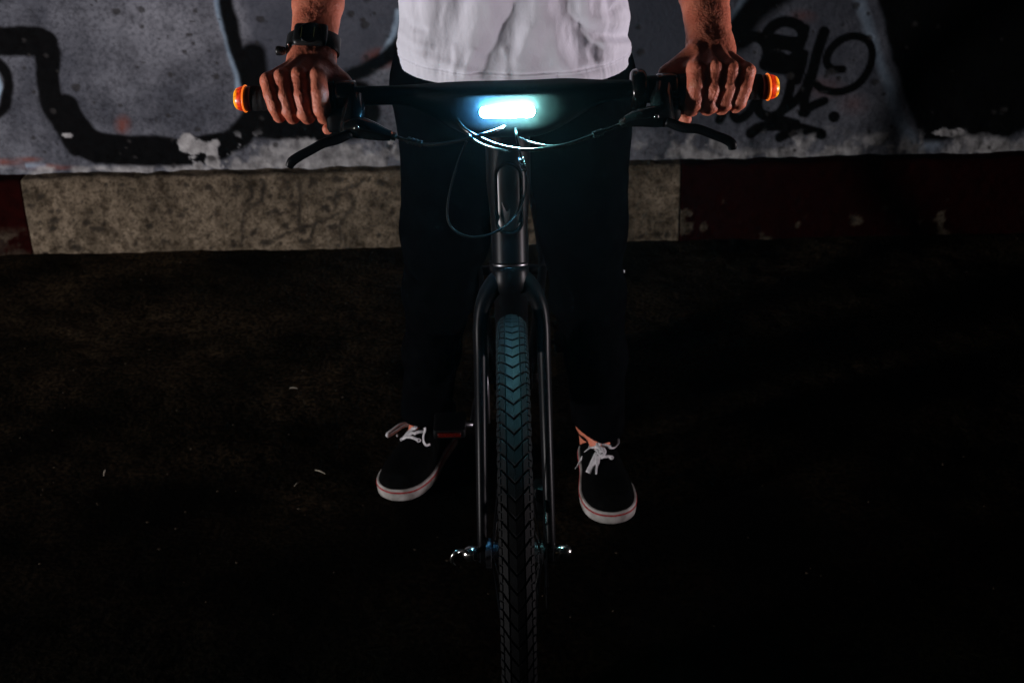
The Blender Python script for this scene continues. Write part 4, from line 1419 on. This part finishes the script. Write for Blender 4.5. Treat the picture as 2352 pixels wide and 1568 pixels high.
# ---- t-shirt
def tshirt():
    NU, NZ = 420, 190
    zt = np.concatenate([np.linspace(0, 0.21, 140), np.linspace(0.2165, 0.50, NZ - 140)])
    u = np.linspace(0, 2 * math.pi, NU, endpoint=False)      # 0 = front (towards camera, -y)
    cx = 0.013
    hx = np.interp(zt, [0, 0.05, 0.11, 0.2, 0.32, 0.42, 0.47, 0.50], [0.187, 0.1855, 0.183, 0.180, 0.188, 0.194, 0.15, 0.075])
    hy = np.interp(zt, [0, 0.05, 0.11, 0.2, 0.32, 0.42, 0.47, 0.50], [0.128, 0.124, 0.121, 0.119, 0.125, 0.105, 0.09, 0.07])
    cy = np.interp(zt, [0, 0.2, 0.5], [2.235, 2.225, 2.20])
    Z = np.repeat(zt, NU)
    U = np.tile(u, len(zt))
    HX, HY, CY = np.repeat(hx, NU), np.repeat(hy, NU), np.repeat(cy, NU)
    su, cu = np.sin(U), np.cos(U)
    e = 0.86
    X = cx + HX * np.sign(su) * np.abs(su) ** e
    Y = CY - HY * np.sign(cu) * np.abs(cu) ** e
    # hem dips a little at front and back
    z0 = 0.896 - 0.016 * np.cos(U) - 0.003 * np.sin(U)
    P = np.column_stack([X, Y, z0 + Z])
    nrm = np.column_stack([su / HX, -cu / HY, np.zeros(len(U))])
    nrm /= np.linalg.norm(nrm, axis=1)[:, None]
    px, py = proj(P)
    front = np.clip(np.cos(U) * 3 + 0.6, 0, 1)
    # long hanging folds; each has a soft and a steep side
    d = np.zeros(len(P))
    folds = [
        ([(1225, -90), (1205, 10), (1180, 90)], 66, -0.013), ([(1075, -90), (1050, 20), (1030, 90)], 26, -0.006), ([(1330, -90), (1318, 20), (1345, 100)], 40, -0.009),
        ([(1075, -40), (1050, 60), (1030, 120), (1010, 175)], 42, -0.004), ([(1130, -40), (1105, 50), (1080, 120), (1050, 170)], 34, 0.0035),
        ([(985, -40), (975, 40), (968, 100), (985, 150)], 24, 0.0045), ([(1020, -30), (1005, 70), (985, 130)], 16, -0.003),
        ([(1180, -40), (1175, 30), (1150, 110), (1120, 180)], 46, -0.005), ([(1245, -40), (1240, 40), (1210, 120), (1200, 185)], 30, 0.0035),
        ([(1300, -40), (1290, 30), (1310, 90), (1350, 140)], 30, -0.006), ([(1340, -40), (1345, 30), (1365, 80), (1400, 110)], 22, 0.005),
        ([(1290, 60), (1280, 110), (1300, 150), (1340, 172)], 22, 0.004), ([(1265, 90), (1255, 140), (1262, 180)], 26, -0.0018),
        ([(1460, 78), (1420, 86), (1375, 78), (1340, 60)], 12, -0.0055), ([(1460, 100), (1415, 102), (1370, 98)], 13, 0.0035),
        ([(1455, 40), (1420, 55), (1380, 45)], 13, 0.004), ([(1370, 95), (1362, 120), (1370, 140)], 10, -0.0035),
        ([(1395, -20), (1405, 25), (1440, -10)], 10, -0.0045), ([(1420, -20), (1425, 10), (1445, 35)], 9, 0.003),
        ([(1452, 130), (1400, 150), (1340, 165), (1280, 178)], 10, -0.0022), ([(1455, 118), (1400, 138), (1345, 150)], 10, 0.0026),
        ([(930, 40), (950, 60), (975, 68)], 9, -0.0028), ([(925, 75), (950, 95), (985, 108)], 9, 0.0025), ([(915, 100), (945, 118), (1000, 140), (1080, 165)], 11, 0.003),
        ([(1090, 120), (1075, 150), (1072, 175)], 9, 0.0026), ([(1120, 130), (1118, 160), (1125, 182)], 16, -0.0014), ([(1040, 110), (1048, 140), (1040, 165)], 9, 0.0022),
        ([(1160, 120), (1165, 150), (1160, 182)], 10, 0.0024), ([(1215, 70), (1200, 110), (1190, 140)], 14, 0.003),
    ]
    for pts, wd, amp in folds:
        q = catmull(np.column_stack([np.array(pts, float), np.zeros(len(pts))]), 5)[:, :2]
        dd = seg_dist(px, py, q)
        d += amp * np.exp(-(dd / wd) ** 2) * front
    # general softness of cloth, stretched along the hang
    Q3 = np.column_stack([U * 3.2 + Z * 2.0, U * 0.4, Z * 4.0])
    d += (fbm(Q3, 1.6, 4, 11) - 0.5) * 0.009 * np.clip(Z / 0.03, 0.15, 1)
    Q4 = np.column_stack([U * 6 - Z * 9, U, Z * 14])
    d += (fbm(Q4, 1.5, 3, 15) - 0.5) * 0.0040 * np.clip(Z / 0.02, 0.2, 1)
    # bulging sides
    d += 0.002 * np.sin(Z * 62 + np.sin(U * 2) * 2) * np.clip(np.abs(su) * 2 - 1.2, 0, 1)
    # hem: doubled band with a stitch line
    zz = Z
    d += 0.0012 * np.clip((0.0215 - zz) / 0.002, 0, 1) - 0.0016 * np.exp(-((zz - 0.0215) / 0.0013) ** 2) - 0.0008 * np.exp(-((zz - 0.0165) / 0.0008) ** 2)
    d += (vnoise(np.column_stack([U * 60, Z * 0, Z * 0]), 1.0, 5) - 0.5) * 0.0012 * np.clip((0.026 - zz) / 0.005, 0, 1)
    P = P + nrm * d[:, None]
    f = []
    for i in range(len(zt) - 1):
        for k in range(NU):
            a_, b_ = i * NU + k, i * NU + (k + 1) % NU
            f.append((a_, b_, b_ + NU, a_ + NU))
    mb = MB()
    mb.v = [tuple(p) for p in P]
    mb.f = f
    for s in (-1, 1):
        sh, el = SHOULDER[s], ELBOW[s]
        pts = np.array([sh + np.array([-s * 0.05, 0, 0.0]), sh, sh * 0.6 + el * 0.4, sh * 0.32 + el * 0.68])
        mb.add(tube(catmull(pts, 8), [0.085, 0.078, 0.068, 0.066], 28, cap=False))
    o = mb.build('t_shirt', M['shirt'], person)
    md = o.modifiers.new('cloth', 'SOLIDIFY')
    md.thickness = 0.0016
    md.offset = -1
    return o


tshirt()

# ---- trousers
LEGS = (((-0.088, 2.255, 0.84, 0.098), (-0.1145, 2.285, 0.575, 0.0735), (-0.1300, 2.325, 0.455, 0.0620), (-0.1560, 2.405, 0.29, 0.0510), (-0.180, 2.500, 0.11, 0.0520)),
        ((0.113, 2.255, 0.84, 0.100), (0.1300, 2.280, 0.575, 0.0740), (0.1430, 2.315, 0.44, 0.0630), (0.1600, 2.370, 0.29, 0.0545), (0.1690, 2.415, 0.10, 0.0530)))
lo, hi, h = (-0.31, 2.06, 0.05), (0.34, 2.60, 1.02), 0.0048
G, ax = grid3(lo, hi, h)
D = ellips(G, (0.0125, 2.24, 0.885), (0.188, 0.116, 0.17))
for lg in LEGS:
    D = smin(D, chain(G, lg, 0.03), 0.035)
D = np.maximum(D, G[2] - 0.985 + 0 * D)
# slanted cuffs, cut above the shoe
cut = np.where(G[0] < 0, 0.092 - (G[0] + 0.18) * 0.15, 0.098 + np.clip(0.170 - G[0], 0, 1) * 0.62) - G[2]
D = np.maximum(D, cut + 0 * G[1])
V, Q = surface_nets(D, lo, h)
QN = np.column_stack([V[:, 0] * 5, V[:, 1] * 5, V[:, 2] * 9 + V[:, 0] * 6])
wr = (fbm(QN, 1.3, 4, 21) - 0.5) * 0.016 * np.clip((V[:, 2] - 0.15) / 0.05, 0, 1)
cx_ = np.where(V[:, 0] < 0.0125, -0.13, 0.14)
dv = np.column_stack([V[:, 0] - cx_, V[:, 1] - 2.30, np.zeros(len(V))])
dv /= np.linalg.norm(dv, axis=1)[:, None] + 1e-6
mesh_obj('trousers', V + dv * wr[:, None], Q, M['trouser'], person)

# ---- shoes
def shoe(toe, heading, L, laces, eyelets, label):
    """toe: ground point of the toe; heading: unit vector toe -> heel"""
    hd = np.array([heading[0], heading[1], 0.0])
    hd /= np.linalg.norm(hd)
    lt = np.array([hd[1], -hd[0], 0.0])
    SS = [0, 0.012, 0.04, 0.09, 0.16, 0.25, 0.34, 0.46, 0.60, 0.74, 0.86, 0.94, 0.985, 1.0]
    WW = [0, 0.018, 0.032, 0.0435, 0.0505, 0.0540, 0.0535, 0.0475, 0.0405, 0.0375, 0.0355, 0.0295, 0.0165, 0]
    HS = [0, 0.03, 0.08, 0.15, 0.24, 0.34, 0.44, 0.52, 0.58, 0.70, 0.85, 1.0]
    HH = [0.006, 0.019, 0.029, 0.035, 0.041, 0.051, 0.062, 0.069, 0.066, 0.055, 0.056, 0.060]
    wf = lambda s: np.interp(s, SS, WW)
    hf = lambda s: np.interp(s, HS, HH)
    T = np.linspace(0, math.pi, 60)
    sv = (1 - np.cos(T)) / 2
    out = [(s, wf(s)) for s in sv] + [(s, -wf(s)) for s in sv[-2:0:-1]]
    out = np.array(out)
    # smooth the outline
    for _ in range(3):
        out = (np.roll(out, 1, 0) + 2 * out + np.roll(out, -1, 0)) / 4
    O = np.array([toe[0], toe[1], 0]) + out[:, :1] * L * hd + out[:, 1:2] * lt
    tang = np.roll(O, -1, 0) - np.roll(O, 1, 0)
    nr = np.column_stack([tang[:, 1], -tang[:, 0], np.zeros(len(O))])
    nr /= np.linalg.norm(nr, axis=1)[:, None]
    cen = O.mean(0)
    if ((O - cen) * nr).sum() < 0:
        nr = -nr
    def ring(z, off): return O + nr * off + np.array([0, 0, z])
    root = None
    # upper: canvas body
    rings = []
    a = np.linspace(0, math.pi, 28)
    for s in np.concatenate([np.linspace(0.006, 0.1, 14), np.linspace(0.12, 0.92, 40), np.linspace(0.93, 0.994, 10)]):
        ww = max(np.interp(s, (out[:60, 0]), out[:60, 1]) - 0.003, 0.002)
        hh = hf(s)
        sh = (-0.004 if False else 0)
        ex = 0.85 if s < 0.6 else 0.6
        xx = np.sign(np.cos(a)) * np.abs(np.cos(a)) ** (1.0 if s < 0.55 else 0.8) * ww
        zz = 0.020 + (hh + 0.004) * np.sin(a) ** ex
        ridge = 0.0025 * np.exp(-((np.abs(xx) - 0.022) / 0.003) ** 2) * (0.30 < s < 0.58)
        rings.append(np.array([toe[0], toe[1], 0]) + s * L * hd + xx[:, None] * lt + np.column_stack([0 * a, 0 * a, zz + ridge]))
    up = mesh_obj('shoe', *loft(rings, cap=True, closed=True), M['canvas'], person, label=label)
    so = mesh_obj('sole', *loft([ring(0.0005, -0.003), ring(0.003, -0.0002), ring(0.010, 0.0008), ring(0.0185, 0.0010), ring(0.0262, 0.0006), ring(0.0275, -0.0008), ring(0.0272, -0.0045)]), M['sole'], up)
    mesh_obj('sole_stripe', *loft([ring(0.0190, 0.0008), ring(0.0193, 0.0019), ring(0.0222, 0.0018), ring(0.0226, 0.0006)], cap=False), M['stripe'], up)
    # padded collar
    cpts = []
    for k in range(33):
        t = 2 * math.pi * k / 32
        s = 0.775 - 0.205 * math.cos(t)
        ww = 0.034 * (1 if True else 1)
        cpts.append(np.array([toe[0], toe[1], 0]) + s * L * hd + lt * ww * math.sin(t) + np.array([0, 0, 0.083 + 0.006 * math.cos(t) if math.cos(t) > 0 else 0.083 - 0.004 * math.cos(t)]))
    mesh_obj('collar', *tube(np.array(cpts), 0.005, 8, cap=False), M['canvas'], up)
    base = np.array([toe[0], toe[1], 0])
    def surf(px, py, lift):
        z = 0.08
        for _ in range(8):
            p = gpt(px, py, z)
            s = np.clip((p - base).dot(hd) / L, 0, 1)
            x = (p - base).dot(lt)
            ww = max(wf(s) - 0.003, 0.004)
            zz = 0.020 + (hf(s) + 0.004) * math.sqrt(max(0.05, 1 - min(1, (x / ww) ** 2)))
            z = 0.5 * z + 0.5 * (zz + lift)
        return gpt(px, py, z)
    mb = MB()
    for pts, wd, tw in laces:
        P = catmull(np.array([surf(*p) for p in pts]), 7)
        mb.add(ribbon(P, wd, 0.0012, twist=tw))
    lc = mb.build('lace', M['lace'], up)
    for (px, py) in eyelets:
        c = surf(px, py, 0.0025)
        ts = np.linspace(0, 2 * math.pi, 17)
        n_ = np.array([0, -0.55, 0.83]); b_ = np.array([1.0, 0, 0]); d_ = np.cross(n_, b_)
        mesh_obj('eyelet', *tube(np.array([c + 0.0034 * (math.cos(t) * b_ + math.sin(t) * d_) for t in ts]), 0.0012, 6, cap=False), M['lace'], up)
    return up


def Z3(pts, lift): return [(828 + x / 6.667, 941 + y / 6.667, lift if np.isscalar(lift) else lift[i]) for i, (x, y) in enumerate(pts)]
def Z4(pts, lift): return [(1298 + x / 5.953, 960 + y / 5.953, lift if np.isscalar(lift) else lift[i]) for i, (x, y) in enumerate(pts)]


lacesL = [
    (Z3([(790, 200), (700, 200), (600, 225), (490, 300), (415, 360), (425, 400), (520, 345), (600, 290), (680, 245), (790, 240)], [0.004, 0.010, 0.014, 0.016, 0.014, 0.010, 0.008, 0.008, 0.006, 0.003]), [0.006, 0.0068, 0.0068, 0.0068, 0.006], [0, 0.3, 0.5, 0.0, -0.2, 0.1]),
    (Z3([(850, 180), (920, 175), (975, 240), (985, 320), (962, 400), (965, 480), (1005, 540), (1060, 525)], [0.006, 0.010, 0.010, 0.008, 0.006, 0.005, 0.005, 0.004]), [0.005, 0.0058, 0.005, 0.0045], [0.2, 0.7, 0.9, 0.6]),
    (Z3([(840, 350), (900, 335), (975, 330)], 0.004), 0.0065, None),
    (Z3([(700, 410), (790, 420), (880, 458)], 0.004), 0.0062, None),
    (Z3([(630, 452), (700, 380), (770, 310), (850, 270)], 0.005), [0.004, 0.006, 0.0065], None),
    (Z3([(720, 400), (790, 350), (850, 365)], 0.004), 0.0066, None),
    (Z3([(790, 195), (830, 215), (845, 255), (820, 290)], 0.010), 0.0072, None),
    (Z3([(760, 235), (800, 265), (850, 275)], 0.008), 0.0066, None),
    (Z3([(640, 452), (680, 425), (720, 412)], 0.004), 0.0055, None),
    (Z3([(560, 375), (566, 405)], 0.004), 0.003, None),
]
shoe((-0.2450, 2.325), (0.37, 0.929), 0.285, lacesL, [(828 + 893 / 6.667, 941 + 465 / 6.667), (828 + 640 / 6.667, 941 + 452 / 6.667)], None)
lacesR = [
    (Z4([(465, 380), (480, 310), (520, 250), (590, 218), (670, 222), (725, 270), (728, 340), (690, 385), (640, 402), (570, 375), (500, 365)], [0.006, 0.012, 0.017, 0.019, 0.018, 0.015, 0.012, 0.010, 0.010, 0.008, 0.006]),
     [0.005, 0.0062, 0.0040, 0.0040, 0.006, 0.008, 0.006], [0.3, 0.8, 1.0, 1.0, 0.6, 0.1, 0.0]),
    (Z4([(440, 385), (385, 392), (330, 415), (260, 480), (215, 570), (175, 640), (140, 690)], [0.006, 0.007, 0.008, 0.006, 0.005, 0.004, 0.003]), [0.005, 0.0045, 0.0052, 0.005, 0.002], [0.5, 0.7, 0.6, 0.6]),
    (Z4([(440, 470), (410, 540), (365, 640), (312, 745)], [0.008, 0.007, 0.006, 0.006]), [0.009, 0.0105, 0.0105, 0.010], None),
    (Z4([(450, 500), (440, 600), (432, 660), (424, 765)], [0.007, 0.006, 0.005, 0.004]), [0.0075, 0.009, 0.0036, 0.0032], None),
    (Z4([(465, 545), (520, 530), (590, 520), (640, 536)], 0.004), [0.0065, 0.0055, 0.006], None),
    (Z4([(380, 325), (395, 300), (425, 305), (440, 345), (445, 390)], 0.007), [0.004, 0.0055, 0.0062], None),
    (Z4([(345, 400), (390, 395), (440, 395)], 0.006), 0.006, None),
    (Z4([(420, 370), (455, 395), (490, 420), (500, 470)], 0.010), 0.0078, None),
    (Z4([(495, 400), (535, 430), (540, 480), (500, 510), (470, 480)], 0.009), 0.0062, None),
    (Z4([(420, 420), (450, 445), (470, 490)], 0.009), 0.0072, None),
]
shoe((0.1870, 2.222), (-0.085, 0.996), 0.285, lacesR, [(1298 + 632 / 5.953, 960 + 536 / 5.953), (1298 + 350 / 5.953, 960 + 396 / 5.953), (1298 + 390 / 5.953, 960 + 318 / 5.953)], None)

# pale tab on the side seam of the trouser leg
mesh_obj('trouser_tab', *rbox(at(1429, 628, 2.31), (0.006, 0.004, 0.014), 0.001, R=[[0.93, 0, 0.36], [0, 1, 0], [-0.36, 0, 0.93]]), M['lace'], person)

# ---- wristwatch on the image-left arm
wr, ad, lat, W = ARM_INFO[-1]
dor = np.cross(lat, ad); dor /= np.linalg.norm(dor)
if dor[2] < 0: dor = -dor
wc = wr + ad * 0.021
ang = np.linspace(0, 2 * math.pi, 48, endpoint=False)
def strap_ring(s, off):
    c = wc + ad * s
    return c + (0.0345 + off) * np.cos(ang)[:, None] * lat + (0.0222 + off) * np.sin(ang)[:, None] * dor
prof = [(-0.0125, 0.0002), (-0.0125, 0.0018), (-0.0115, 0.0026), (0.0115, 0.0026), (0.0125, 0.0018), (0.0125, 0.0002)]
v, f = loft([strap_ring(s, o_) for s, o_ in prof] + [strap_ring(*prof[0])], cap=False)
watch = sharp(mesh_obj('wristwatch', v, f, M['watch'], person), 50)
Rm = np.column_stack([lat, ad, dor])
sharp(mesh_obj('watch_case', *rbox(wc + dor * 0.0262, (0.046, 0.034, 0.0105), 0.005, Rm), M['watch'], watch), 50)
mesh_obj('dial', *lathe(wc + dor * 0.0312, dor, [(-0.001, 0.0155), (0.0008, 0.0157), (0.0010, 0.0145), (0.0006, 0.014), (0.0006, 0.0004)], 32), M['gloss'], watch)
for dx in (-0.011, 0.006):
    mesh_obj('dial_line', *rbox(wc + lat * dx * (1 if lat[0] > 0 else -1) + dor * 0.0325 + ad * -0.0, (0.0012, 0.016, 0.0006), 0.0002, Rm), M['watchline'], watch)
bx_ = at(636, 119, 1.84)
mesh_obj('watch_button', *lathe(at(645, 117, 1.842), lat * (-1 if lat[0] > 0 else 1), [(-0.006, 0.0050), (0.0, 0.0064), (0.004, 0.0066), (0.0062, 0.0056), (0.0072, 0.002)], 18), M['watch'], watch)
mesh_obj('buckle', *rbox(wc + lat * (-0.030 if lat[0] > 0 else 0.030) + dor * 0.0155 - ad * 0.012, (0.003, 0.0025, 0.010), 0.0008, Rm), M['steel'], watch)

# ================================================================== small litter on the road
for (x0, y0, x1, y1, lb) in [(238, 1092, 242, 1078, 'short pale straw bit lying alone left of the rider'), (724, 1079, 748, 1088, 'pale straw bit nearest the left sneaker, upper of two'),
                             (676, 1116, 690, 1106, 'pale straw bit below and left of another near the sneaker'), (665, 891, 684, 892, 'faint brown straw bit lying behind the left sneaker')]:
    p0, p1 = gpt(x0, y0, 0.004), gpt(x1, y1, 0.004)
    mid = (p0 + p1) / 2 + np.array([0, 0, 0.002])
    o = mesh_obj('dry_straw', *tube(catmull([p0, mid, p1], 4), [0.0008, 0.0016, 0.0006], 6), M['straw'])
    tag(o, lb, 'straw', 'dry straw bits on the road')

# ================================================================== thin haze added to give the headlight a glow
hz = mesh_obj('haze', *box((0, -4, 3.0), (64, 60, 8.0)), None, smooth=False)
m = bpy.data.materials.new('thin_haze')
m.use_nodes = True
n, l = m.node_tree.nodes, m.node_tree.links
n.remove(n['Principled BSDF'])
pv = n.new('ShaderNodeVolumePrincipled')
pv.inputs['Color'].default_value = (0.95, 0.97, 1.0, 1)
pv.inputs['Density'].default_value = 0.0005
pv.inputs['Anisotropy'].default_value = 0.8
l.new(pv.outputs['Volume'], n['Material Output'].inputs['Volume'])
hz.data.materials.append(m)
tag(hz, kind='stuff')
